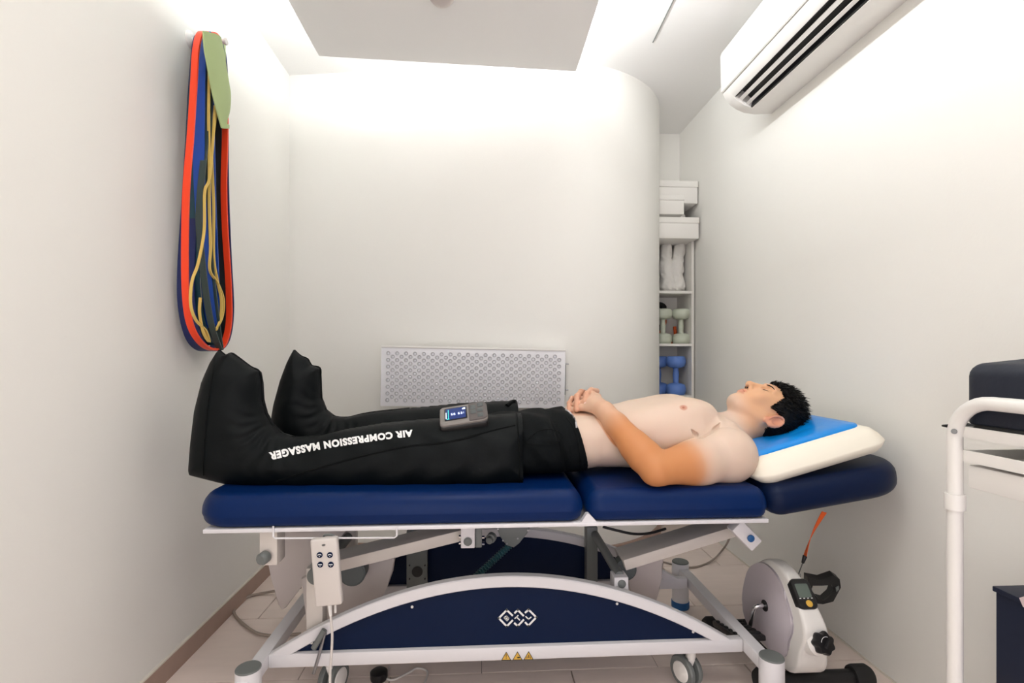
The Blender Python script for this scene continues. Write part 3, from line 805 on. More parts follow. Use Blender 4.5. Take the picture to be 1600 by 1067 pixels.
me, P = Fd.mesh('body', 1)
body = place(me, 'body', M['skin'], person)
# nipples sit on the real surface
bvh = BVHTree.FromPolygons([tuple(p) for p in P], [tuple(q.vertices) for q in me.polygons])
def hit(px, py):
    d_ = (WY(px, py, 2.0) - V(0, 0, CAMZ)).normalized()
    return bvh.ray_cast(V(0, 0, CAMZ), d_)
# skin colours
pale = np.array(lin((220, 195, 176))); tan = np.array(lin((202, 136, 86))); face = np.array(lin((222, 172, 134)))
col = np.tile(pale, (len(P), 1)); x, y, z = P[:, 0], P[:, 1], P[:, 2]
def seg(p, a, b2):
    a = np.array(a); b2 = np.array(b2); d_ = b2 - a; t = ((p - a) @ d_) / (d_ @ d_)
    return t, np.linalg.norm(p - a - np.clip(t, 0, 1)[:, None] * d_, axis=1)
def sm(v_, a, b2):
    t = np.clip((v_ - a) / (b2 - a), 0, 1); return t * t * (3 - 2 * t)
tanw = np.zeros(len(P))
for (S_, E_, Wv) in ((SH, EL, WR), (SH2, EL2, WR2)):
    t, d_ = seg(P, S_, E_); w = sm(t + .35 * (.74 - P[:, 2]) / .08 * .12, .26, .70) * (1 - sm(d_, .066, .080)); tanw = np.maximum(tanw, w)
    Mid = FM if Wv is WR else E_.lerp(Wv, .4)
    t, d_ = seg(P, E_, Mid); w = 1 - sm(d_, .054, .060)
    t2, d2 = seg(P, Mid, Wv); c2 = np.clip(t2, 0, 1)
    w = np.maximum(w, (1 - sm(d2, .052 - .016 * c2, .058 - .016 * c2)) * (1 - .5 * sm(t2, .3, 1.0))); tanw = np.maximum(tanw, w)
hand = np.linalg.norm(P - np.array(WY(912, 630, 1.71)), axis=1) < .085
tanw = np.where(hand & (z > .86), np.maximum(tanw, .42), tanw)
col = col * (1 - tanw[:, None]) + tan * tanw[:, None]
fw = sm(x, .85, .93)
col = col * (1 - fw[:, None]) + face * fw[:, None]
L_ = (P - np.array(O)) @ np.array(HR)
lipd = np.minimum(((L_[:, 0] + .0685) / .0075) ** 2, ((L_[:, 0] + .0785) / .0078) ** 2) + (L_[:, 1] / .025) ** 2 + np.where(L_[:, 2] > .075, 0, 9)
lw = (1 - sm(lipd, .5, 1.2)) * .5
col = col * (1 - lw[:, None]) + np.array(lin((206, 118, 104))) * lw[:, None]
ew = (1 - sm(np.linalg.norm((L_ - np.array([-.012, 0, -.02])) / np.array([.045, 1, .03]), axis=1), .8, 1.1)) * (np.abs(L_[:, 1]) > .074) * .5
col = col * (1 - ew[:, None]) + np.array(lin((226, 140, 118))) * ew[:, None]
nl = hit(1068, 636.5)[0] or NP[0]
for c_ in (nl, V(nl.x, 2 * Y0 - nl.y, nl.z)):
    d_ = np.linalg.norm(P - np.array(c_), axis=1); w = (1 - sm(d_, .008, .015)) * .8
    col = col * (1 - w[:, None]) + np.array(lin((196, 132, 106))) * w[:, None]
fgw = np.zeros(len(P))
for f_ in RF:
    q3 = [WY(*q) for q in f_]
    for i in range(len(q3) - 1):
        t, d_ = seg(P, q3[i], q3[i + 1]); fgw = np.maximum(fgw, 1 - sm(d_, .0090, .0150))
col = col * (1 - .55 * fgw[:, None]) + np.array(lin((214, 148, 118))) * .55 * fgw[:, None]
kn = np.zeros(len(P))
for k_ in KN: kn = np.maximum(kn, 1 - sm(np.linalg.norm(P - np.array(k_), axis=1), .008, .02))
col = col * (1 - .2 * kn[:, None]) + np.array(lin((226, 140, 110))) * .2 * kn[:, None]
att = me.attributes.new('skin', 'FLOAT_COLOR', 'POINT')
att.data.foreach_set('color', np.concatenate([col, np.ones((len(P), 1))], 1).astype(np.float32).ravel())
mk('nipple', lathe(new(), [(.0045, -.002), (.004, .001), (.002, .0028), (0, .003)], nl, (-.1, -.35, 1), 12), mat('nipple_skin', (186, 120, 98), .5), person)
# closed eyes and brows follow the face
def drape(a, b_, lift=.0004):
    s0_ = H(a, b_, .2); r_ = bvh.ray_cast(s0_, -nu); return (r_[0] + nu * lift) if r_[0] else H(a, b_, .08)
for s_ in (-1, 1):
    pts = [drape(-.0035 - .002 * math.sin(math.pi * t) + .004 * (t > .8) * (t - .8), s_ * (.017 + .029 * t)) for t in [k / 8 for k in range(9)]]
    mk('eyelash', tube(new(), pts, [.0005 + .0011 * math.sin(math.pi * min(1, .25 + .75 * k / 8)) for k in range(9)], 6), M['lash'], person)
    pts = [drape(.014 + .006 * math.sin(math.pi * .8 * t), s_ * (.012 + .038 * t)) for t in [k / 8 for k in range(9)]]
    mk('eyebrow', tube(new(), pts, [.0015, .002, .0022, .0022, .0022, .002, .0018, .0014, .0008], 6), M['hair'], person)
    mk('nostril', lathe(new(), [(.0036, -.002), (.0034, .0016), (0, .002)], H(-.0535, s_ * .0078, .0965), -au + V(0, s_ * .5, 0), 10), M['lash'], person)
# hair
Hf = Field((.90, 1.63, .72), (1.20, 1.87, .99), .0032)
HC = np.array([-.13, -.10, -.07, -.045, -.02, .0, .015, .028, .035, .05, .09, .12]); HA = np.array([-.09, -.085, -.07, -.03, .018, .012, .000, -.014, .004, .040, .050, .056])
On = np.array(O); aun = np.array(au); nun = np.array(nu)
def hairf(x, y, z):
    dx, dy, dz = x - On[0], y - On[1], z - On[2]
    a = dx * aun[0] + dz * aun[2]; c_ = dx * nun[0] + dz * nun[2]
    b_ = dy + 0 * a
    k0 = np.sqrt(((a - .032) / .109) ** 2 + (b_ / .089) ** 2 + ((c_ + .006) / .108) ** 2)
    d = (k0 - 1) * .095
    d = d + .0035 * np.sin(a * 190 + 2 * np.sin(b_ * 90)) * np.sin(b_ * 130 + c_ * 60)
    edge = np.interp(c_, HC, HA) + .004 * np.sin(b_ * 260) + .10 * np.maximum(np.abs(b_) - .045, 0) * (c_ > .05)
    return np.maximum(d, (edge - a) * .8).astype(np.float32)
Hf.put(hairf, (.90, 1.63, .72), (1.20, 1.87, .99), .006)
me_h, Ph = Hf.mesh('hair', 2)
hair = place(me_h, 'hair', M['hair'], person)
bm = new()
cand = rng.permutation(len(Ph))
cnt = 0
for i in cand:
    p = Vector(Ph[i]); L = HR.transposed() @ (p - O)
    if p.z < .80 and L.x < .02: continue
    nrm_ = Vector((( L.x - .03) / .1, L.y / .08, L.z / .1)).normalized()
    sw = Vector((.75, random.uniform(-.35, .35), random.uniform(-.7, -.1)))
    d_ = HR @ (nrm_ * random.uniform(.15, .5) + sw * .8).normalized()
    ln = random.uniform(.014, .032) * (1.25 if random.random() < .06 else .85); w = random.uniform(.0014, .0026)
    q = p - d_ * .006; u_ = d_.orthogonal().normalized(); v_ = d_.cross(u_)
    rt_ = [bm.verts.new(q + (u_ * math.cos(k * 2.094) + v_ * math.sin(k * 2.094)) * w) for k in range(3)]
    mid = q + d_ * ln * .6; rm_ = [bm.verts.new(mid + (u_ * math.cos(k * 2.094) + v_ * math.sin(k * 2.094)) * w * .6) for k in range(3)]
    tip = bm.verts.new(q + d_ * ln + V(random.uniform(-.004, .004), random.uniform(-.004, .004), random.uniform(-.004, .002)))
    for k in range(3):
        bm.faces.new((rt_[k], rt_[(k + 1) % 3], rm_[(k + 1) % 3], rm_[k])); bm.faces.new((rm_[k], rm_[(k + 1) % 3], tip))
    cnt += 1
    if cnt > 2600: break
mk('hair_strands', bm, M['hair'], person, 80, kind='stuff')
# fingernail of the finger lying over the left hand
r_ = hit(914, 629.5)
if r_[0]: mk('fingernail', lathe(new(), [(.0045, -.0015), (.0044, .0004), (.0025, .001), (0, .0011)], r_[0], r_[1], 12), M['nail'], person)
# shorts
Sf = Field((.0, 1.5, .655), (.37, 2.01, .90), .004)
def shortf(x, y, z):
    w = np.interp(x, TX, TW) + .0145 + .004 * np.sin(x * 70 + z * 60) * (x < .27); zb = np.interp(x, TX, TB) - .002; zt = np.interp(x, TX, TT) + .008 + .004 * np.sin(x * 55 + y * 30)
    cz = (zb + zt) / 2 - .006; up = zt - cz; dn = cz - zb
    q = (np.abs((y - Y0) / w) ** 2.6 + np.abs((z - cz) / np.where(z > cz, up, dn)) ** 2.6 + 1e-9) ** (1 / 2.6)
    d = (q - 1) * np.minimum(w, (zt - zb) / 2)
    d = d + .004 * np.exp(-((x - .262 + .25 * (z - .70)) / .006) ** 2)                   # waistband stitch line
    cut = (x - (.335 - .27 * (z - .70)))
    return np.maximum(np.maximum(d, cut), .01 - x).astype(np.float32)
Sf.put(shortf, (.0, 1.5, .66), (.36, 2.0, .9), .004)
me_s, Ps = Sf.mesh('shorts', 2)
shorts = place(me_s, 'shorts', M['shorts'], person)
bvs = BVHTree.FromPolygons([tuple(p) for p in Ps], [tuple(q.vertices) for q in me_s.polygons])
def on(bv, px, py, lift=.001):
    d_ = (WY(px, py, 2.0) - V(0, 0, CAMZ)).normalized(); r_ = bv.ray_cast(V(0, 0, CAMZ), d_)
    return (r_[0] - d_ * lift) if r_[0] else None
def draped_tube(bv, pix, r, n=6, lift=.0005, sub=6):
    pts = [on(bv, p.x, p.y, lift) for p in smooth_path([V(a, c_, 0) for a, c_ in pix], sub)]
    pts = [p for p in pts if p]
    return tube(new(), pts, r, n) if len(pts) > 2 else None
pts = []
for p in smooth_path([V(884, 640, 0), V(891, 645, 0), V(897, 653, 0), V(900, 660, 0), V(901, 668, 0)], 5):
    a, c_ = on(bvs, p.x, p.y, .0025), on(bvh, p.x, p.y, .0025)
    q = min([w for w in (a, c_) if w], key=lambda w: w.y, default=None)
    if q: pts.append(q)
if len(pts) > 2: mk('drawstring', tube(new(), pts, .0031, 8), M['cord'], shorts)
for pix in ([(822, 690), (838, 675), (858, 670), (875, 676), (880, 684), (860, 694), (835, 694), (822, 692)], [(885, 652), (897, 670), (905, 700), (907, 735)]):
    t = draped_tube(bvs, pix, .0018, 6)
    if t: mk('seam', t, M['boot_trim'], shorts)

# ================================================================== COMPRESSION BOOTS
def poly_sdf(pts, X, Z):
    pts = np.array(pts); d = np.full(X.shape, 1e9); inside = np.zeros(X.shape, bool); n = len(pts)
    for i in range(n):
        a = pts[i]; b2 = pts[(i + 1) % n]; e = b2 - a
        t = np.clip(((X - a[0]) * e[0] + (Z - a[1]) * e[1]) / (e @ e), 0, 1)
        d = np.minimum(d, (X - a[0] - t * e[0]) ** 2 + (Z - a[1] - t * e[1]) ** 2)
        cr = ((a[1] <= Z) != (b2[1] <= Z)) & (X < a[0] + (Z - a[1]) / np.where(e[1] == 0, 1e-9, e[1]) * e[0])
        inside ^= cr
    return np.where(inside, np.sqrt(d), -np.sqrt(d))
def boot(name, label, pix, yc, bend, Rmax, xend, dz=0.0):
    pts = [WY(a, c_, yc) for a, c_ in pix]
    p2 = [(p.x, p.z) for p in pts]
    lo = (min(p[0] for p in p2) - .02, yc - .13, min(p[1] for p in p2) - .02); hi = (max(p[0] for p in p2) + .02, yc + .13, max(p[1] for p in p2) + .02)
    fd = Field(lo, hi, .0032)
    X = (fd.lo[0] + fd.h * np.arange(fd.n[0]))[:, None] + np.zeros((1, fd.n[2])); Z = (fd.lo[2] + fd.h * np.arange(fd.n[2]))[None, :] + np.zeros((fd.n[0], 1))
    d = poly_sdf(p2, X, Z)
    bw = WY(bend[0], bend[1], yc)
    ang = np.arctan2(Z - bw.z, X - bw.x); rad = np.hypot(X - bw.x, Z - bw.z)
    wr = .0045 * np.sin(ang * 17 + 1.3 * np.sin(rad * 60)) * np.exp(-(rad / .11) ** 2) * sm(rad, .01, .05)
    wr = wr + .003 * np.sin(X * 46 + 9 * Z + 2 * np.sin(Z * 31)) * sm(X, -.75, -.55)
    Rm = np.interp(X, [-.95, -.68, -.55, .15], [Rmax * .78, Rmax * .86, Rmax * .9, Rmax])
    Rm = Rm * np.interp(Z, [.90, 1.0, 1.08], [1, .8, .42])
    dd = np.minimum(np.maximum(d, 0), Rm)
    T = np.where(d > 0, np.sqrt(np.maximum(Rm ** 2 - (Rm - dd) ** 2, 0)) * .98 + .003 + wr * np.clip(d / .03, 0, 1), d)
    ys = (fd.lo[1] + fd.h * np.arange(fd.n[1]))
    fd.D = (np.abs(ys[None, :, None] - yc) - T[:, None, :]).astype(np.float32) * .8
    fd.D = np.maximum(fd.D, (X - xend)[:, None, :].astype(np.float32))
    me, P = fd.mesh(name, 3)
    o = place(me, name, M['boot'], None, (pts[0].x + .3, yc, ZT))
    o['label'] = label; o['category'] = 'boot'; o['group'] = 'compression massage boots'
    return o, BVHTree.FromPolygons([tuple(p) for p in P], [tuple(q.vertices) for q in me.polygons]), pts
pixN = [(303, 741), (301, 730), (304, 690), (310, 640), (320, 596), (332, 566), (343, 547), (352, 555), (362, 552), (372, 558), (392, 573), (405, 580), (408, 598), (409, 625), (414, 645), (423, 662), (438, 676), (460, 683), (500, 681), (540, 671), (600, 661), (680, 654), (760, 649), (835, 644), (838, 758), (760, 766), (640, 768), (520, 766), (430, 765), (395, 762), (350, 753)]
pixF = [(424, 690), (424, 668), (430, 632), (440, 594), (450, 566), (460, 547), (470, 556), (481, 561), (487, 571), (500, 575), (501, 592), (502, 622), (509, 640), (522, 650), (543, 652), (565, 647), (590, 643), (640, 638), (720, 630), (800, 626), (835, 626), (838, 722), (760, 726), (640, 728), (520, 728), (450, 728), (425, 722)]
xN = WY(818, 700, 1.53).x
bootN, bvN, ptsN = boot('compression_boot', 'black quilted air compression boot on the near leg, with white lettering along it', pixN, 1.625, (440, 655), .108, xN)
bootF, bvF, ptsF = boot('compression_boot', 'black quilted air compression boot on the far leg, behind the lettered one', pixF, 1.89, (530, 630), .10, xN + .005)
for o, bv, pts, i0, i1 in ((bootN, bvN, ptsN, 6, 19), (bootF, bvF, ptsF, 5, 18)):
    mk('seam', tube(new(), smooth_path(pts[i0:i1], 4), .0032, 6), M['boot_trim'], o)
    mk('sole_seam', tube(new(), smooth_path(pts[0:i0 + 1], 4), .0035, 6), M['boot_trim'], o)
for pix in ([(432, 752), (470, 740), (520, 725), (580, 709), (640, 697), (690, 692), (730, 684), (770, 672), (805, 664)], [(335, 572), (328, 610), (322, 660), (318, 720), (318, 742)], [(806, 634), (810, 680), (812, 720), (811, 756)]):
    t = draped_tube(bvN, pix, .003, 6)
    if t: mk('flap_edge', t, M['boot_trim'], bootN)
# lettering: upside down, reading towards the foot, laid on the boot surface
me_t = text_mesh('AIR COMPRESSION MASSAGER', 1.0, 0.055, space=1.13)
bm = new(); bm.from_mesh(me_t)
bmesh.ops.triangulate(bm, faces=bm.faces[:])
bmesh.ops.subdivide_edges(bm, edges=[e for e in bm.edges if e.calc_length() > .10], cuts=3)
bmesh.ops.triangulate(bm, faces=bm.faces[:])
xs_ = [v.co.x for v in bm.verts]; x0, x1 = min(xs_), max(xs_); ys_ = [v.co.y for v in bm.verts]; ym = (min(ys_) + max(ys_)) / 2; yh = max(ys_) - min(ys_)
cl = [V(a, c_, 0) for a, c_ in ((645, 676.5), (600, 681.5), (540, 690), (480, 700), (421, 713))]
cl = smooth_path(cl, 10); dead = []
acc_ = [0.0]
for i in range(len(cl) - 1): acc_.append(acc_[-1] + (cl[i + 1] - cl[i]).length)
def along(f_):
    d_ = f_ * acc_[-1]; i = 0
    while i < len(cl) - 2 and acc_[i + 1] < d_: i += 1
    return i, (d_ - acc_[i]) / (acc_[i + 1] - acc_[i])
for v in bm.verts:
    fr_ = (v.co.x - x0) / (x1 - x0); i, t = along(fr_); p = cl[i].lerp(cl[i + 1], t)
    dr = (cl[i + 1] - cl[i]).normalized(); up = V(dr.y, -dr.x, 0)            # text up points down in the photo
    if up.y < 0: up = -up
    q = p + up * ((v.co.y - ym) / yh * (11.0 + 2.0 * fr_))
    w = on(bvN, q.x, q.y, .0026)
    if w: v.co = w
    else: dead.append(v)
bmesh.ops.delete(bm, geom=dead, context='VERTS')
mk('lettering', bm, M['print'], bootN, 180)
bpy.data.meshes.remove(me_t)

# pump controller lying on the thighs
ctl = thing('massage_controller', 'grey pump controller with lit blue screen resting on the black boots', 'controller', WY(727, 680, 1.66))
o_ = V(-.066, 1.583, .871); ux = V(.12, 0, .018).normalized(); vy = V(-.02, .08, .045); vy = (vy - ux * vy.dot(ux)).normalized(); nz = ux.cross(vy)
rot = Matrix((ux, vy, nz)).transposed()
def CP(a, b_, c_): return o_ + ux * a + vy * b_ + nz * c_
mk('case', box(new(), CP(0.004, .0, -.024), (.150, .092, .054), rot, .010, 3), M['black'], ctl)
mk('face', slab(new(), -.068, .080, -.046, .046, (.012, .016, .016, .012), [(.002, .0), (0, .002), (0, .007), (.003, .010)], Matrix.Translation(o_) @ rot.to_4x4()), M['device'], ctl)
mk('keypad', slab(new(), .022, .079, -.044, .044, (.004, .016, .016, .004), [(0, .009), (.001, .0125), (.003, .0135)], Matrix.Translation(o_) @ rot.to_4x4()), M['device_d'], ctl)
scr = mk('screen', slab(new(), -.053, .017, -.028, .034, (.004,) * 4, [(0, .009), (0, .0112), (.001, .0115)], Matrix.Translation(o_) @ rot.to_4x4()), M['glass_d'], ctl)
mk('screen_glow', slab(new(), -.049, .013, -.024, .030, (.002,) * 4, [(0, .0115), (0, .0118)], Matrix.Translation(o_) @ rot.to_4x4()), M['d_blue'], scr)
def seg_digit(bm, a, b_, mask, s_=.0042):
    S = {'t': ((-.5, 1), (.5, 1)), 'm': ((-.5, 0), (.5, 0)), 'b': ((-.5, -1), (.5, -1)), 'l': ((-.5, 1), (-.5, 0)), 'r': ((.5, 1), (.5, 0)), 'L': ((-.5, 0), (-.5, -1)), 'R': ((.5, 0), (.5, -1))}
    for k_ in mask:
        A, B = S[k_]; bar(bm, CP(a + A[0] * s_, b_ + A[1] * s_, .0121), CP(a + B[0] * s_, b_ + B[1] * s_, .0121), .0012, .0006, up=nz, bev=0)
bm = new()
for a, mask in ((-.030, 'tlmRb'), (-.022, 'tlmRLb'), (-.008, 'tlmRLb'), (.0, 'trmRb')): seg_digit(bm, a, 0.0, mask)
bar(bm, CP(.007, -.004, .0121), CP(.007, .005, .0121), .0012, .0006, up=nz, bev=0)
prism(bm, [CP(.003, .018, .0119), CP(.012, .018, .0119), CP(.012, .026, .0119), CP(.007, .026, .0119), CP(.006, .023, .0119), CP(.003, .023, .0119)], nz * .0005)
bar(bm, CP(-.048, -.02, .0121), CP(-.048, .012, .0121), .002, .0006, up=nz, bev=0)
mk('digits', bm, M['d_white'], scr)
bm = new(); bar(bm, CP(-.041, -.02, .0121), CP(-.041, .024, .0121), .0016, .0006, up=nz, bev=0); bar(bm, CP(-.046, -.022, .0121), CP(-.038, -.022, .0121), .002, .0006, up=nz, bev=0)
mk('status_bars', bm, M['d_green'], scr)
for a, b_ in ((.036, .018), (.060, .026), (.037, -.006), (.058, .0), (.058, -.026)):
    mk('key', slab(new(), a - .009, a + .009, b_ - .0095, b_ + .0095, (.004,) * 4, [(0, .0125), (0, .0145), (.0015, .0155)], Matrix.Translation(o_) @ rot.to_4x4(), 4), M['dark_grey'], ctl)
# black hose end and zip at the top of the boots
t = draped_tube(bvF, [(792, 634), (800, 628), (806, 628)], .008, 8, .003)
if t: mk('zip_end', t, M['boot_trim'], bootF)

# ================================================================== PILLOW
PA = R(-15.5)
pil = thing('pillow', 'cream contoured foam pillow with blue gel pad under the head', 'pillow', (1.04, 1.74, .70))
pm = Matrix.Translation((.832, 0, .660)) @ Matrix.Rotation(PA, 4, 'Y')
pr = [(.034, .0), (.022, .003), (.008, .016), (.0, .030), (.002, .034), (.012, .052), (.028, .070), (.048, .081), (.08, .087), (.11, .089), (.14, .090), (.17, .090), (.20, .090)]
def hollow(c_): return .034 * math.exp(-((c_.y - 1.745) / .14) ** 2) * math.exp(-((c_.x - 1.0) / .17) ** 2)
foam = slab(new(), 0, .435, 1.455, 2.02, (.06, .07, .07, .06), pr, pm, 10)
for v in foam.verts:
    if (pm.inverted() @ v.co).z > .06: v.co.z -= hollow(v.co) + .006 * (1 if (pm.inverted() @ v.co).z > .086 else 0)
mk('foam', foam, M['foam'], pil, 60)
gel = slab(new(), .030, .385, 1.515, 1.96, (.03,) * 4, [(0, .065), (0, .0845), (.003, .0885), (.03, .0925), (.06, .094), (.09, .0945), (.12, .0945), (.15, .0945)], pm, 8)
for v in gel.verts:
    if (pm.inverted() @ v.co).z > .08: v.co.z -= hollow(v.co) * .9
mk('gel_pad', gel, M['gel'], pil, 60)

# ================================================================== LIGHT THERAPY PANEL ON THE BACK WALL
YP = 2.50
lp = thing('light_therapy_panel', 'white perforated light panel with rows of round lenses on back wall', 'light panel', (WY(740, 590, YP).x, YP + .05, WY(740, 637, YP).z))
tl, tr, bl, br = WY(596, 540, YP), WY(884, 546, YP), WY(593, 633, YP), WY(883, 640, YP)
ux = (tr - tl); Wd = ux.length; ux.normalize(); uz = (tl - bl); Ht = (uz.length + (tr - br).length) / 2; uz.normalize(); uz = (uz - ux * uz.dot(ux)).normalized(); uy = uz.cross(ux)
ctr = (tl + tr + bl + br) / 4; rot = Matrix((ux, uy, uz)).transposed()
mk('housing', box(new(), ctr + uy * .028, (Wd, .055, Ht), rot, .003), M['led_board'], lp)
bm = new(); bm2 = new()
for rw in range(15):
    for cl_ in range(20):
        a = -.5 * Wd + .034 + (cl_ + (.5 if rw % 2 else 0)) * ((Wd - .066) / 19.5); c_ = .5 * Ht - .036 - rw * (Ht - .066) / 14
        p = ctr + ux * a + uz * c_ - uy * .0005
        lathe(bm, [(.0062, .001), (.0098, .0), (.0102, .0022), (.0092, .0026), (.0068, .0006), (.0066, .0003)], p, -uy, 12)
        lathe(bm2, [(.0064, 0), (.0052, .0012), (.003, .002), (0, .0023)], p + ux * .0006 - uz * .0012, -uy, 8)
mk('lens_rings', bm, M['led_ring'], lp, kind='stuff'); mk('lenses', bm2, M['led_dot'], lp, kind='stuff')
bm = new(); bar(bm, ctr + ux * (-Wd / 2) + uz * (Ht / 2 - .004) - uy * .001, ctr + ux * (Wd / 2) + uz * (Ht / 2 - .004) - uy * .001, .006, .010, up=uz, bev=.002); mk('top_lip', bm, M['white_plastic'], lp)
mk('side_rail', bar(new(), ctr + ux * (Wd / 2 + .003) + uz * .07 + uy * .03, ctr + ux * (Wd / 2 + .003) - uz * .08 + uy * .03, .02, .006, up=ux, bev=0), M['grey_metal'], lp)
for c_ in (.075, -.055):
    A = ctr + ux * (Wd / 2) + uz * c_ + uy * .03; mk('side_pin', cyl(new(), A, A + ux * .022, .0032, 10), M['steel'], lp)
for s_ in (-.3, .3):
    A = ctr + ux * s_ + uy * .05; B = V(A.x, wall_y(A.x) + .002, A.z); mk('wall_mount', bar(new(), A, B, .05, .05, bev=.003), M['white_metal'], lp)

# ================================================================== RESISTANCE BANDS ON THE LEFT WALL
peg = thing('wall_peg', 'white peg on the left wall carrying the hanging bands', 'hook', WX(326, 62, XL))
pgc = V(XL, WX(334, 62, -.955).y, WX(334, 64, -.955).z)
mk('rosette', lathe(new(), [(.03, 0), (.03, .006), (.02, .01), (0, .01)], pgc, (1, 0, 0)), M['white_plastic'], peg)
bm = new(); cyl(bm, pgc, pgc + V(.125, 0, 0), .009, 16); cyl(bm, pgc + V(.12, 0, 0), pgc + V(.128, 0, 0), .012, 16, bev=.002); mk('rod', bm, M['white_plastic'], peg)
def band(name, label, pix, xc_, w, th, m, closed=True, twist=None):
    pts = [WX(a, c_, xc_) for a, c_ in pix]
    pts = smooth_path(pts, 8, closed); fr = []
    rings = []; N = len(pts)
    for i, p in enumerate(pts):
        a = pts[(i - 1) % N] if closed or i else p; c_ = pts[(i + 1) % N] if closed or i < N - 1 else p
        t = (c_ - a); t.x = 0; t.normalize(); nr = V(0, -t.z, t.y)
        ax = V(1, 0, 0)
        if twist:
            an = twist * math.sin(2 * math.pi * i / N); ax2 = ax * math.cos(an) + nr * math.sin(an); nr = nr * math.cos(an) - ax * math.sin(an); ax = ax2
        rings.append([p + ax * w / 2 + nr * th / 2, p - ax * w / 2 + nr * th / 2, p - ax * w / 2 - nr * th / 2, p + ax * w / 2 - nr * th / 2])
    bm = new(); skin_rings(bm, rings, closed)
    return mk(name, bm, m, None, 50, label=label, cat='resistance band', group='bands on the wall peg')
band('resistance_band', 'wide navy loop band hanging at the back of the bundle on the left wall', [(322, 56), (314, 66), (308, 130), (303, 220), (297, 320), (291, 420), (292, 480), (302, 525), (318, 545), (336, 545), (349, 525), (354, 480), (350, 400), (346, 300), (345, 200), (343, 100), (334, 60)], -.992, .055, .006, M['navy_l'])
band('resistance_band', 'dark teal loop band filling the middle of the bundle on the left wall', [(326, 58), (316, 70), (309, 150), (302, 280), (297, 400), (300, 470), (312, 520), (326, 538), (338, 515), (340, 440), (338, 330), (338, 200), (338, 90), (332, 60)], -.985, .06, .006, M['teal_l'])
band('resistance_band', 'black loop band hanging straight behind the yellow ones', [(328, 60), (322, 90), (320, 200), (321, 330), (325, 430), (330, 500), (337, 535), (343, 505), (341, 420), (337, 300), (335, 180), (334, 80)], -.972, .05, .006, M['black_l'])
band('resistance_band', 'bright blue loop band hanging beside the orange one on the left wall', [(322, 53), (317, 60), (313, 100), (311, 180), (311, 260), (315, 340), (321, 420), (327, 480), (333, 510), (334, 440), (330, 340), (327, 220), (326, 100)], -.940, .036, .005, M['blue_l'])
band('resistance_band', 'grey green loop band crossing the bundle down to its lowest point', [(326, 80), (324, 150), (320, 230), (313, 300), (311, 350), (315, 400), (322, 460), (331, 510), (344, 546), (341, 520), (334, 460), (328, 400), (324, 330), (325, 240), (328, 120)], -.925, .020, .005, M['green_l'])
band('resistance_band', 'thin yellow band hanging loose, its bend widening to the right', [(327, 110), (326, 180), (327, 250), (327, 320), (329, 385), (328, 422), (340, 442), (349, 468), (347, 495), (337, 516), (344, 500), (346, 470), (340, 440), (334, 400), (334, 320), (331, 240), (337, 180), (340, 160)], -.915, .008, .004, M['yellow_l'], closed=False)
band('resistance_band', 'thin yellow band hanging loose, its bend widening to the left', [(336, 165), (332, 230), (327, 280), (320, 300), (319, 360), (310, 410), (300, 440), (298, 475), (306, 500), (321, 516), (327, 534), (318, 520), (312, 490), (313, 465)], -.910, .008, .004, M['yellow_l'], closed=False)
band('resistance_band', 'orange red loop band, the outermost of the bundle on the left wall', [(322, 51), (312, 54), (306, 80), (303, 130), (298, 210), (291, 300), (289, 400), (291, 470), (299, 512), (316, 538), (335, 546), (350, 536), (358, 500), (357, 440), (352, 360), (350, 290), (352, 200), (350, 120), (340, 60)], -.935, .020, .007, M['orange'])
gp = [(318, 47), (326, 50), (340, 56), (344, 62), (346, 90), (350, 120), (355, 140), (358, 152), (356, 175), (350, 196), (346, 200), (342, 184), (334, 160), (329, 130), (325, 100), (320, 75)]
bm = new(); NP_ = []
L1 = smooth_path([WX(a, c_, -.895) for a, c_ in ((318, 48), (320, 76), (325, 104), (330, 132), (336, 160), (342, 182), (347, 200))], 5)
L2 = smooth_path([WX(a, c_, -.90) for a, c_ in ((345, 57), (350, 78), (354, 104), (358, 128), (361, 150), (359, 176), (351, 200))], 5)
rings = []
for i, (a, c_) in enumerate(zip(L1, L2)):
    k_ = i / (len(L1) - 1); mid = (a + c_) / 2 + V(.012, 0, 0)
    rings.append([a, mid, c_, c_ - V(.004, 0, 0), mid - V(.004, 0, 0), a - V(.004, 0, 0)])
skin_rings(bm, rings)
band_g = mk('resistance_band', bm, M['pale_green'], None, 50, label='broad pale green fabric band draped over the top of the bundle', cat='resistance band', group='bands on the wall peg')
mk('fold', prism(new(), [WX(345, 64, -.96), WX(351, 68, -.96), WX(351, 100, -.96), WX(349, 90, -.96)], (.004, 0, 0)), M['pale_green'], band_g)
mk('fold', prism(new(), [WX(347, 190, -.92), WX(357, 195, -.92), WX(357, 201, -.92), WX(347, 201, -.92)], (.004, 0, 0), .001), M['pale_green'], band_g)

# ================================================================== AIR CONDITIONER
ac = thing('air_conditioner', 'white wall mounted air conditioner with dark outlet louvres on the right wall', 'air conditioner', (XR, 1.8, 2.17))
yA, yB = 2.268, 1.30
prof = [(XR, 2.176), (1.25, 2.172), (1.20, 2.176), (1.165, 2.19), (1.135, 2.212), (1.112, 2.236), (1.100, 2.258), (1.096, 2.43), (1.106, 2.450), (1.13, 2.458), (XR, 2.462)]
notch = [(XR, 2.176), (1.25, 2.172), (1.21, 2.174), (1.222, 2.215), (1.165, 2.262), (1.128, 2.222), (1.112, 2.236), (1.100, 2.258), (1.096, 2.43), (1.106, 2.450), (1.13, 2.458), (XR, 2.462)]
def pr_y(pf_, y0, y1, bev=0): return prism(new(), [V(a, y0, c_) for a, c_ in pf_], (0, y1 - y0, 0), bev)
mk('end_cap', pr_y(prof, yA, yA - .055, .004), M['white_plastic'], ac, 25)
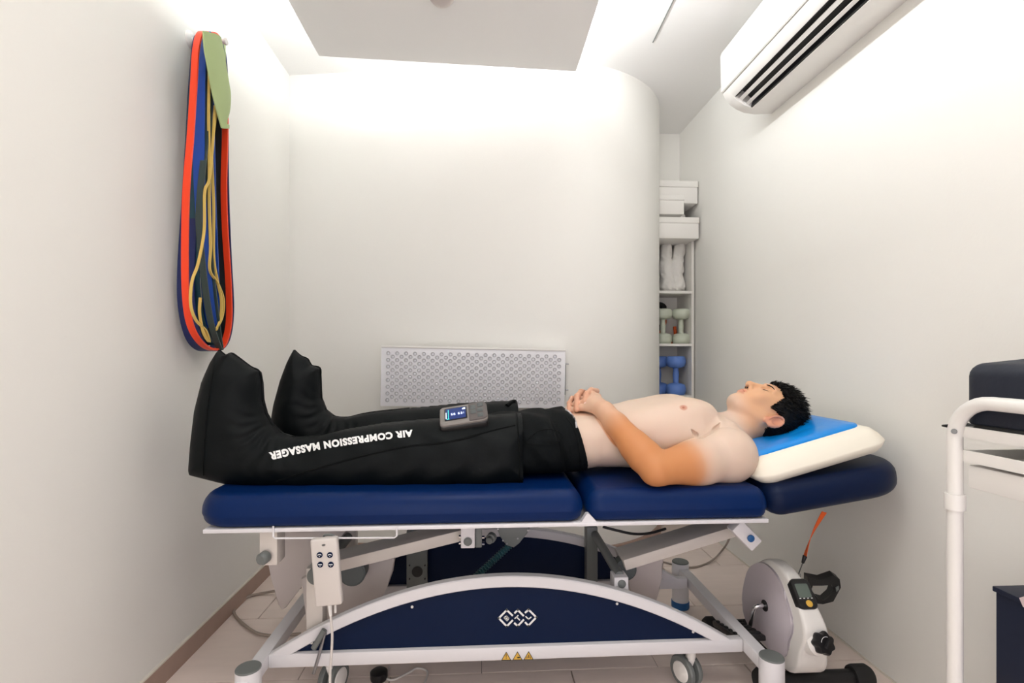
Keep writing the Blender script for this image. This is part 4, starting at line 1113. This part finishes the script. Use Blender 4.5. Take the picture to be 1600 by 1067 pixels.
mk('end_cap', pr_y(prof, yB + .055, yB, .004), M['white_plastic'], ac, 25)
mk('casing', pr_y(notch, yA - .055, yB + .055), M['white_plastic'], ac, 25)
mk('outlet', pr_y([(1.211, 2.176), (1.221, 2.213), (1.166, 2.259), (1.130, 2.223), (1.14, 2.225), (1.166, 2.252), (1.213, 2.211), (1.204, 2.178)], yA - .055, yB + .055), M['black'], ac)
for a, c_, dx, dz in ((1.155, 2.210, .013, -.009), (1.186, 2.190, .012, -.006)):
    mk('louvre', pr_y([(a - dx / 2, c_ - dz / 2), (a + dx / 2, c_ + dz / 2), (a + dx / 2 + .002, c_ + dz / 2 + .004), (a - dx / 2 + .002, c_ - dz / 2 + .004)], yA - .057, yB + .057), M['white_plastic'], ac)
mk('front_panel', pr_y([(1.0955, 2.262), (1.0905, 2.266), (1.0865, 2.43), (1.092, 2.446), (1.098, 2.448)], yA - .004, yB + .004, .001), M['white_plastic'], ac)

# ================================================================== SHELF IN THE RECESS
YS = 3.10
shf = thing('cube_shelf', 'narrow white cube shelf in the recess behind the curved wall', 'shelf', (1.14, 3.22, 0))
zs = [.10, .46, .80, 1.125, 1.455, 1.79]
for xx in (.955, 1.312): mk('side_board', box2(new(), (xx - .008, YS, 0), (xx + .008, 3.345, 1.798)), M['carton'], shf)
for z_ in zs: mk('shelf_board', box2(new(), (.963, YS, z_ - .008), (1.304, 3.345, z_ + .008)), M['carton'], shf)
mk('back_board', box2(new(), (.963, 3.338, .05), (1.304, 3.345, 1.78)), M['carton'], shf)
def carton(px0, px1, py0, py1, y, dpt, label):
    a, b_ = WY(px0, py0, y), WY(px1, py1, y)
    o = thing('storage_box', label, 'box', ((a.x + b_.x) / 2, y + dpt / 2, b_.z), 'white boxes on the shelf top')
    mk('body', box2(new(), (a.x, y, b_.z), (b_.x, y + dpt, a.z - (a.z - b_.z) * .28), .004), M['carton'], o)
    mk('lid', box2(new(), (a.x - .003, y - .003, a.z - (a.z - b_.z) * .28), (b_.x + .003, y + dpt, a.z), .004), M['carton'], o)
    return o
z4 = 1.80
a = WY(1093, 372, 3.02); carton(1000, 1092, 338, 373, 3.02, .28, 'wide white box standing directly on the cube shelf top')
carton(1000, 1069, 303, 335, 3.04, .10, 'small white box squeezed between two wider white boxes')
mk('folded_cloth', slab(new(), .98, 1.27, 3.10, 3.30, (.02,) * 4, round_prof(WY(1060, 337, 3.05).z, WY(1060, 331, 3.05).z + .0, .006, .006), n=5), M['towel'], label='folded white cloth on the lower white box in the recess', cat='cloth')
o = carton(1000, 1090, 281, 318, 3.05, .25, 'wide white box on top of the pile in the recess')
mk('packing_block', box2(new(), (1.0, 3.16, WY(1060, 331, 3.05).z), (1.16, 3.28, WY(1060, 318, 3.05).z), .003), M['carton'], label='white packing block holding up the topmost white box', cat='block')
# two bunched towels in the upper compartment
def towel(px, label, lean):
    fd = Field((.96, 3.10, 1.46), (1.32, 3.34, 1.80), .006)
    A, B = WY(px + lean, 447, 3.2), WY(px, 388, 3.2)
    fd.chain([A, A.lerp(B, .5) + V(-.012, 0, 0), B], [.050, .040, .034], .03)
    fd.ell(A + V(0, 0, -.005), (.06, .06, .03), .03); fd.ell(B, (.033, .04, .04), .02)
    s_ = (fd.lo[0] + fd.h * np.arange(fd.n[0]))[:, None, None]; q_ = (fd.lo[2] + fd.h * np.arange(fd.n[2]))[None, None, :]; y_ = (fd.lo[1] + fd.h * np.arange(fd.n[1]))[None, :, None]
    fd.D = (fd.D + .004 * np.sin(s_ * 150 + 40 * q_ + 2 * np.sin(q_ * 60)) * np.cos(y_ * 80)).astype(np.float32)
    fd.D = np.maximum(fd.D, (1.4645 - q_)).astype(np.float32)
    me, P = fd.mesh('rolled_towel', 2); o = place(me, 'rolled_towel', M['towel'], None)
    o['label'] = label; o['category'] = 'towel'; o['group'] = 'towels in the upper shelf compartment'
towel(1041, 'bunched white towel in the upper shelf compartment, half hidden by curved wall', 4)
towel(1062, 'bunched white towel in the upper shelf compartment, nearer the right wall', -6)
# dumbbells standing on end
def dumbbell(loc, hgt, r, m, label, group):
    o = thing('dumbbell', label, 'dumbbell', loc, group); x, y, z0 = loc
    for nm, zz, s_ in (('weight_head', 0, 1), ('weight_head', hgt, -1)):
        hh = hgt * .30
        lathe_p = [(r * .78, 0), (r * .9, hh * .05), (r, hh * .28), (r, hh * .6), (r * .88, hh * .88), (r * .5, hh), (r * .3, hh * 1.02)]
        mk(nm, lathe(new(), [(a, zz + s_ * c_) for a, c_ in lathe_p], loc), m, o, 50)
    mk('grip', lathe(new(), [(r * .34, hgt * .28), (r * .27, hgt * .34), (r * .32, hgt * .5), (r * .27, hgt * .66), (r * .34, hgt * .72)], loc), m, o, 60)
    return o
def zrel(px, z_): return WY(px, 500, 3.17).x
d1 = dumbbell((WY(1064, 500, 3.17).x, 3.17, 1.133), .222, .056, M['sage'], 'pale sage green dumbbell on end, fully visible in the shelf', 'pairs of dumbbells')
dup(d1, (WY(1064, 500, 3.17).x - .118, 3.17, 1.133), 'pale sage green dumbbell on end, half hidden by the curved wall')
d2 = dumbbell((WY(1056, 590, 3.17).x, 3.17, .808), .246, .061, M['blue_v'], 'blue dumbbell standing on end in the lower shelf, in front', 'pairs of dumbbells')
dup(d2, (WY(1056, 590, 3.17).x - .085, 3.255, .808), 'blue dumbbell standing behind the other blue dumbbell')
def coil(label, m, pts, r):
    o = mk('exercise_tube', tube(new(), smooth_path(pts, 6), r, 8), m, label=label, cat='exercise tube', group='tubes behind the sage dumbbells')
coil('orange exercise tube lying behind the sage dumbbells', M['orange_s'], [V(1.10, 3.26, 1.145), V(1.16, 3.27, 1.20), V(1.20, 3.28, 1.29), V(1.14, 3.29, 1.33), V(1.08, 3.28, 1.27), V(1.06, 3.27, 1.16), V(1.25, 3.28, 1.145), V(1.27, 3.29, 1.25)], .011)
coil('black exercise tube tangled behind the sage dumbbells', M['black_soft'], [V(1.02, 3.30, 1.15), V(1.12, 3.31, 1.28), V(1.20, 3.30, 1.37), V(1.15, 3.31, 1.39), V(1.09, 3.31, 1.30), V(1.15, 3.31, 1.15), V(1.18, 3.31, 1.26)], .020)

# ================================================================== PEDAL EXERCISER
XE0, XE1 = .945, 1.05
ex = thing('pedal_exerciser', 'white and grey pedal exerciser with black display and knob beside the bed', 'exerciser', (1.0, 1.62, 0))
bp = [(1176, 884), (1186, 876), (1196, 873), (1208, 877), (1222, 890), (1233, 908), (1243, 934), (1252, 962), (1257, 985), (1256, 1005), (1250, 1022), (1246, 1043), (1236, 1052), (1222, 1044), (1206, 1024), (1186, 1004), (1172, 985), (1164, 960), (1164, 930), (1169, 902)]
pts = [WX(a, c_, XE0) for a, c_ in bp]
pl3 = smooth_path(pts, 3, True)
def ext(z_): return XE0 + .046 + .062 * max(0, min(1, (.36 - z_) / .30)) ** .8
bm = new(); nl_ = len(pl3); va = [bm.verts.new(p) for p in pl3]; vb = [bm.verts.new(V(ext(p.z), p.y, p.z)) for p in pl3]
f1 = bm.faces.new(va); f2 = bm.faces.new(vb[::-1])
for i in range(nl_): bm.faces.new((va[(i + 1) % nl_], va[i], vb[i], vb[(i + 1) % nl_]))
bmesh.ops.recalc_face_normals(bm, faces=bm.faces[:])
bmesh.ops.bevel(bm, geom=list({e for f_ in (f1, f2) for e in f_.edges}), offset=.011, segments=3, profile=.5, affect='EDGES')
body_e = mk('body', bm, M['white_plastic'], ex, 50)
cen = sum(pts, Vector()) / len(pts)
mk('side_cover', prism(new(), [cen + (p - cen) * .86 + V(0, .03, 0) for p in pl3], (-.008, 0, 0), .006, 2), mat('lilac_grey_plastic', (200, 192, 198), .35), ex, 50)
# display on the front slope
A, B = WX(1226, 893, XE0 + .01), WX(1252, 962, XE0 + .01)
dv = (B - A).normalized(); nf = V(1, 0, 0).cross(dv); nf = nf if nf.y < 0 else -nf
p_t = WX(1231, 905, XE0); p_b = WX(1249, 953, XE0); sl_ = (p_b - p_t); Ls = sl_.length; dv = sl_.normalized(); nf = V(0, -dv.z, dv.y) if -dv.z < 0 else V(0, dv.z, -dv.y)
if nf.y > 0: nf = -nf
dm = Matrix.Translation((p_t + p_b) / 2 + V((ext((p_t.z + p_b.z) / 2) - XE0) / 2 + .002, 0, 0)) @ Matrix((V(1, 0, 0), -dv, V(1, 0, 0).cross(-dv))).transposed().to_4x4()
sg = 1 if (dm.to_3x3() @ V(0, 0, 1)).y < 0 else -1
dsp = mk('display', slab(new(), -.031, .031, -Ls / 2, Ls / 2, (.016,) * 4, [(0, -.012), (0, .004), (.003, .008)], dm, 6), M['black'], ex)
mk('screen', slab(new(), -.020, .020, -Ls / 2 + .032, Ls / 2 - .016, (.003,) * 4, [(0, .007), (0, .0088)], dm, 4), M['lcd'], dsp)
mk('button', lathe(new(), [(.010, 0), (.009, .002), (0, .003)], dm @ V(.004, -Ls / 2 + .015, .008), dm.to_3x3() @ V(0, 0, 1), 18), M['yellow'], dsp)
for k_ in range(4): mk('marking', box(new(), dm @ V(-.018 + .012 * k_, -Ls / 2 + .030, .0082), (.005, .002, .001), dm.to_3x3()), M['print'], dsp)
# tension knob
kp = WX(1262, 1000, XE0 + .02) + V(.026, -.012, 0)
kn_ax = V(.15, -.9, .35).normalized()
mk('knob_collar', lathe(new(), [(.040, -.03), (.038, 0), (.030, .008), (0, .008)], kp, kn_ax), M['white_plastic'], ex)
bm = new(); u_ = kn_ax.orthogonal().normalized(); v_ = kn_ax.cross(u_); rings = []
for z_, q in ((.004, .92), (.008, 1.0), (.024, 1.0), (.030, .88), (.031, .5)):
    rings.append([kp + kn_ax * z_ + (u_ * math.cos(t) + v_ * math.sin(t)) * (.030 + .003 * math.cos(7 * t)) * q for t in [2 * math.pi * k_ / 56 for k_ in range(56)]])
skin_rings(bm, rings)
knob = mk('tension_knob', bm, M['black'], ex, 50)
mk('knob_grip', bar(new(), kp + kn_ax * .033 + u_ * .016, kp + kn_ax * .033 - u_ * .016, .008, .01, up=kn_ax, bev=.002), M['black_soft'], knob)
mk('knob_mark', tube(new(), [kp + kn_ax * .0315 + (u_ * math.cos(t) + v_ * math.sin(t)) * .018 for t in [R(200 + 14 * k_) for k_ in range(8)]], .0008, 5), M['print'], knob)
# base bars
for yy, x0, x1 in ((1.545, .865, 1.225), (1.86, .84, 1.16)):
    bm = new(); tube(bm, [V(x0 + .03, yy, .036), V(x1 - .03, yy, .036)], .024, 14)
    bb = mk('base_bar', bm, M['black'], ex)
    for s_, xx in ((-1, x0 + .035), (1, x1 - .035)): mk('rubber_foot', lathe(new(), [(.033, -.02), (.036, -.01), (.036, .03), (.028, .042), (0, .044)], (xx, yy, .037), (s_, 0, 0)), M['black_soft'], bb)
mk('base_tube', bar(new(), (1.0, 1.545, .05), (1.0, 1.86, .05), .04, .03, bev=.004), M['black'], ex)
# cranks and pedals
hub = WX(1199, 946, XE0)
lc = mk('crank', tube(new(), smooth_path([hub, hub + V(-.028, 0, 0), hub + V(-.042, .004, -.012), hub + V(-.046, .02, -.075)], 5), .0075, 10), M['chrome'], ex)
mk('hub_washer', lathe(new(), [(.018, 0), (.018, .003), (0, .003)], hub + V(-.008, 0, 0), (-1, 0, 0), 18), M['black'], lc)
hr_ = hub + V(ext(hub.z) - XE0, 0, 0)
rc = mk('crank', tube(new(), smooth_path([hr_, hr_ + V(.028, 0, 0), hr_ + V(.04, -.004, .012), hr_ + V(.044, -.01, .072)], 5), .0075, 10), M['chrome'], ex)
def pedal(c, tilt):
    """foot pedal: flat platform with a moulded strap arching over it"""
    rm = Matrix.Rotation(tilt, 3, 'X')
    T = lambda a, b_, c_: c + rm @ V(a, b_, c_)
    p_ = mk('pedal', box(new(), c, (.10, .17, .018), rm, .005), M['black'], ex)
    for b_ in (-.06, -.03, 0, .03, .06): mk('tread', box(new(), T(0, b_, .010), (.088, .014, .007), rm, .002), M['black_soft'], p_)
    return p_
pedal(hub + V(-.098, .005, -.082), R(-12))
# the raised pedal on the wall side, strap loop seen open
lo_ = [(1262, 902), (1283, 906), (1303, 899), (1312, 905), (1314, 918), (1302, 940), (1286, 944), (1268, 942), (1262, 930)]
li_ = [(1270, 915), (1284, 915), (1300, 914), (1302, 919), (1298, 929), (1288, 938), (1279, 936), (1272, 928), (1268, 921)]
yq = hr_.y + .0
bm = new(); oo = [WY(a, c_, 1.66) for a, c_ in lo_]; ii = [WY(a, c_, 1.66) for a, c_ in li_]
rings = []
for a, c_ in zip(oo, ii): rings.append([a, c_, c_ + V(.006, .030, .004), a + V(.006, .030, .004)])
skin_rings(bm, rings, True)
rp = mk('pedal', bm, M['black'], ex, 30)
mk('pedal_axle', cyl(new(), hr_ + V(.044, -.01, .072), WY(1266, 915, 1.69), .008), M['chrome'], rp)
mk('strap_buckle', prism(new(), [WY(a, c_, 1.655) for a, c_ in ((1306, 918), (1311, 915), (1311, 921), (1307, 925))], (0, .003, 0)), M['grey_plastic'], rp)

# orange lanyard from the head section to the exerciser
lan = thing('lanyard', 'orange strap with black clip hanging below the head section', 'strap', WY(1287, 803, 1.60))
A, B = WY(1288, 800, 1.60), WY(1258, 868, 1.63)
bm = new(); t = (B - A).normalized(); s_ = t.cross(V(0, 1, 0)).normalized(); rings = []
for k_ in range(21):
    q = k_ / 20; an = 1.5 * q; ax = s_ * math.cos(an) + V(0, 1, 0) * math.sin(an); nn_ = ax.cross(t); p = A.lerp(B, q) + V(-.008 * math.sin(math.pi * q), 0, 0)
    w = .0085 - .001 * q; rings.append([p + ax * w + nn_ * .001, p - ax * w + nn_ * .001, p - ax * w - nn_ * .001, p + ax * w - nn_ * .001])
skin_rings(bm, rings); mk('strap', bm, M['orange_s'], lan)
A2 = WY(1254, 880, 1.63); mk('clip', cyl(new(), B, A2, .007, 12, .0045, .002), M['black'], lan)
A3 = WY(1248, 896, 1.63); mk('hook_wire', tube(new(), [A2, A3], .0018, 6), M['dark_grey'], lan)
mk('ring', tube(new(), [A3 + V(.007 * math.cos(t), 0, -.007 + .007 * math.sin(t)) for t in [2 * math.pi * k_ / 16 for k_ in range(16)]], .0012, 6, True), M['steel'], lan)

# ================================================================== TROLLEY
XT = .968
tro = thing('trolley', 'white tubular steel trolley with trays and a drawer at the right edge', 'trolley', (1.13, .75, 0))
yp = WX(1492, 700, XT).y; zt_ = WX(1540, 630, XT).z
def loop(xx):
    pts = [V(xx, yp, .06), V(xx, yp, zt_ - .075)]
    for k_ in range(1, 9): a = R(90 * k_ / 9); pts.append(V(xx, yp - .075 + .075 * math.cos(a), zt_ - .075 + .075 * math.sin(a)))
    ye = .42
    pts += [V(xx, yp - .075, zt_), V(xx, ye + .075, zt_)]
    for k_ in range(1, 9): a = R(90 * k_ / 9); pts.append(V(xx, ye + .075 - .075 * math.sin(a), zt_ - .075 + .075 * math.cos(a)))
    pts += [V(xx, ye, zt_ - .075), V(xx, ye, .06)]
    return tube(new(), pts, .0135, 14)
fl_ = mk('side_frame', loop(XT), M['white_plastic'], tro, 60); mk('side_frame', loop(1.295), M['white_plastic'], tro, 60)
for yy in (yp, .42):
    for xx in (XT, 1.295):
        w_o = mk('wheel', lathe(new(), [(.012, -.012), (.03, -.012), (.03, .012), (.012, .012)], (xx, yy, .03), (1, 0, 0), 20), M['grey_plastic'], tro)
p = WX(1491, 674, XT - .0135); mk('screw', lathe(new(), [(.0055, 0), (.005, .002), (.002, .0025), (0, .002)], p, (-1, -.4, 0), 14), M['steel'], fl_)
zc1 = WX(1491, 783, XT).z; mk('collar', cyl(new(), (XT, yp, zc1 - .016), (XT, yp, zc1 + .016), .0175), M['white_plastic'], fl_)
y1_ = yp - .012
def tray(zt2, zb2, nm='tray'):
    bm = new()
    x0, x1, ya, yb = XT + .006, 1.288, .43, y1_
    box2(bm, (x0, ya, zb2), (x1, yb, zb2 + .003)); 
    for a, b_ in (((x0, ya, zb2), (x0 + .004, yb, zt2)), ((x1 - .004, ya, zb2), (x1, yb, zt2)), ((x0, ya, zb2), (x1, ya + .004, zt2)), ((x0, yb - .004, zb2), (x1, yb, zt2))): box2(bm, a, b_)
    return mk(nm, bm, M['white_plastic'], tro)
zA = WX(1507, 667, XT).z; zA2 = WX(1507, 684, XT).z; zB_ = WX(1507, 704, XT).z; zB2 = WX(1507, 722, XT).z; zD = WX(1512, 764, XT).z
tray(zA, zA2); tray(zB_, zB2)
dr = mk('drawer', box2(new(), (XT + .012, .44, zD), (1.28, y1_ - .004, zB2 - .006), .003), M['white_plastic'], tro)
tray(.20, .16)
# things on the trolley
bag = thing('equipment_bag', 'dark navy nylon case with black base on the trolley top tray', 'bag', (1.12, .80, zA2))
zb1, zb2 = zA2 + .004, WX(1520, 566, 1.03).z
mk('case', slab(new(), .985, 1.27, .50, yp + .004, (.03,) * 4, round_prof(zA + .004, zb2, .006, .028, .022), n=6), M['bag'], bag, 60)
mk('base', slab(new(), .982, 1.28, .46, yp - .014, (.02,) * 4, round_prof(zb1, zA + .006, .004, .006), n=5), M['black_soft'], bag, 60)
A = WX(1484, 662, 1.02) ; hp = [WY(1512, 666, yp + .03), WY(1490, 666, yp + .04), WY(1472, 665, yp + .045)]
mk('handle', tube(new(), smooth_path([V(1.02, yp - .05, hp[0].z)] + hp, 4), [.007] * 9 + [.006, .005, .004, .003], 10) if False else tube(new(), [V(1.02, yp - .05, hp[0].z)] + hp, [.007, .007, .0055, .002], 10), M['black_soft'], bag)
tb = thing('tray_holder', 'white plastic holder in the second trolley tray at the right edge', 'holder', (1.05, .78, zB2 + .004))
mk('body', prism(new(), [V(1.0, .80, zB2 + .004), V(1.0, .70, zB2 + .004), V(1.0, .70, zB2 + .052), V(1.0, .775, zB2 + .052)], (.12, 0, 0), .004), M['shade_plastic'], tb)
mk('rest', prism(new(), [V(.996, .775, zB2 + .012), V(.996, .70, zB2 + .012), V(.996, .70, zB2 + .03), V(.996, .765, zB2 + .03)], (.004, 0, 0)), M['white_plastic'], tb)
mk('scissors', bar(new(), (1.0, .93, zB2 + .012), (1.0, .81, zB2 + .016), .012, .006, bev=.002), M['grey_metal'], label='flat grey metal tool lying in the second trolley tray', cat='tool')
nb = thing('storage_box', 'tall dark navy box with open lid on the lower trolley tray', 'box', (1.22, .85, .165))
pl_ = WX(1556, 916, 1.165)
mk('body', box2(new(), (1.165, .60, .165), (1.275, pl_.y, pl_.z - .012), .002), M['navy_card'], nb)
mk('lid', box2(new(), (1.160, .595, pl_.z - .012), (1.278, pl_.y + .004, pl_.z), .002), M['navy_card'], nb)
mk('label_card', prism(new(), [WX(1593, 934, 1.1595), WX(1612, 928, 1.1595), WX(1612, 955, 1.1595), WX(1599, 948, 1.1595)], (-.001, 0, 0)), M['pink'], nb)

# ================================================================== CABLES ON THE FLOOR
def cable(name, label, pts, r, m): mk(name, tube(new(), smooth_path(pts, 7), r, 8), m, label=label, cat='cable')
cable('cable', 'grey cable looping over the floor tiles by the left wall', [WZ(470, 918, .06), WZ(420, 925, .012), WZ(388, 932, .008), WZ(369, 945, .008), WZ(366, 958, .008), WZ(377, 972, .008), WZ(397, 987, .008), WZ(415, 992, .008), WZ(434, 993, .008), WZ(470, 990, .008)], .0055, M['cable'])
cable('cable', 'thin grey cable hanging from bed frame to floor near right wall', [WY(1143, 822, 1.75), WY(1142, 834, 1.76), WZ(1132, 855, .07), WZ(1112, 876, .012), WZ(1085, 886, .006), WZ(1060, 884, .006), WZ(1036, 878, .006), WZ(1010, 876, .006)], .0045, M['cable'])
cable('cable', 'thin white cables trailing over the floor under the bed', [WZ(608, 1042, .006), WZ(603, 1058, .006), WZ(615, 1062, .006), WZ(640, 1050, .006), WZ(652, 1044, .006), WZ(668, 1050, .006), WZ(660, 1075, .006)], .0035, M['white_cable'])
pw = WZ(592, 1052, .02)
mk('floor_plug', lathe(new(), [(.026, -.018), (.028, -.012), (.028, .006), (.02, .012), (0, .012)], pw, (0, 0, 1)), M['black'], label='round black rubber cap lying on floor under the bed', cat='cap')
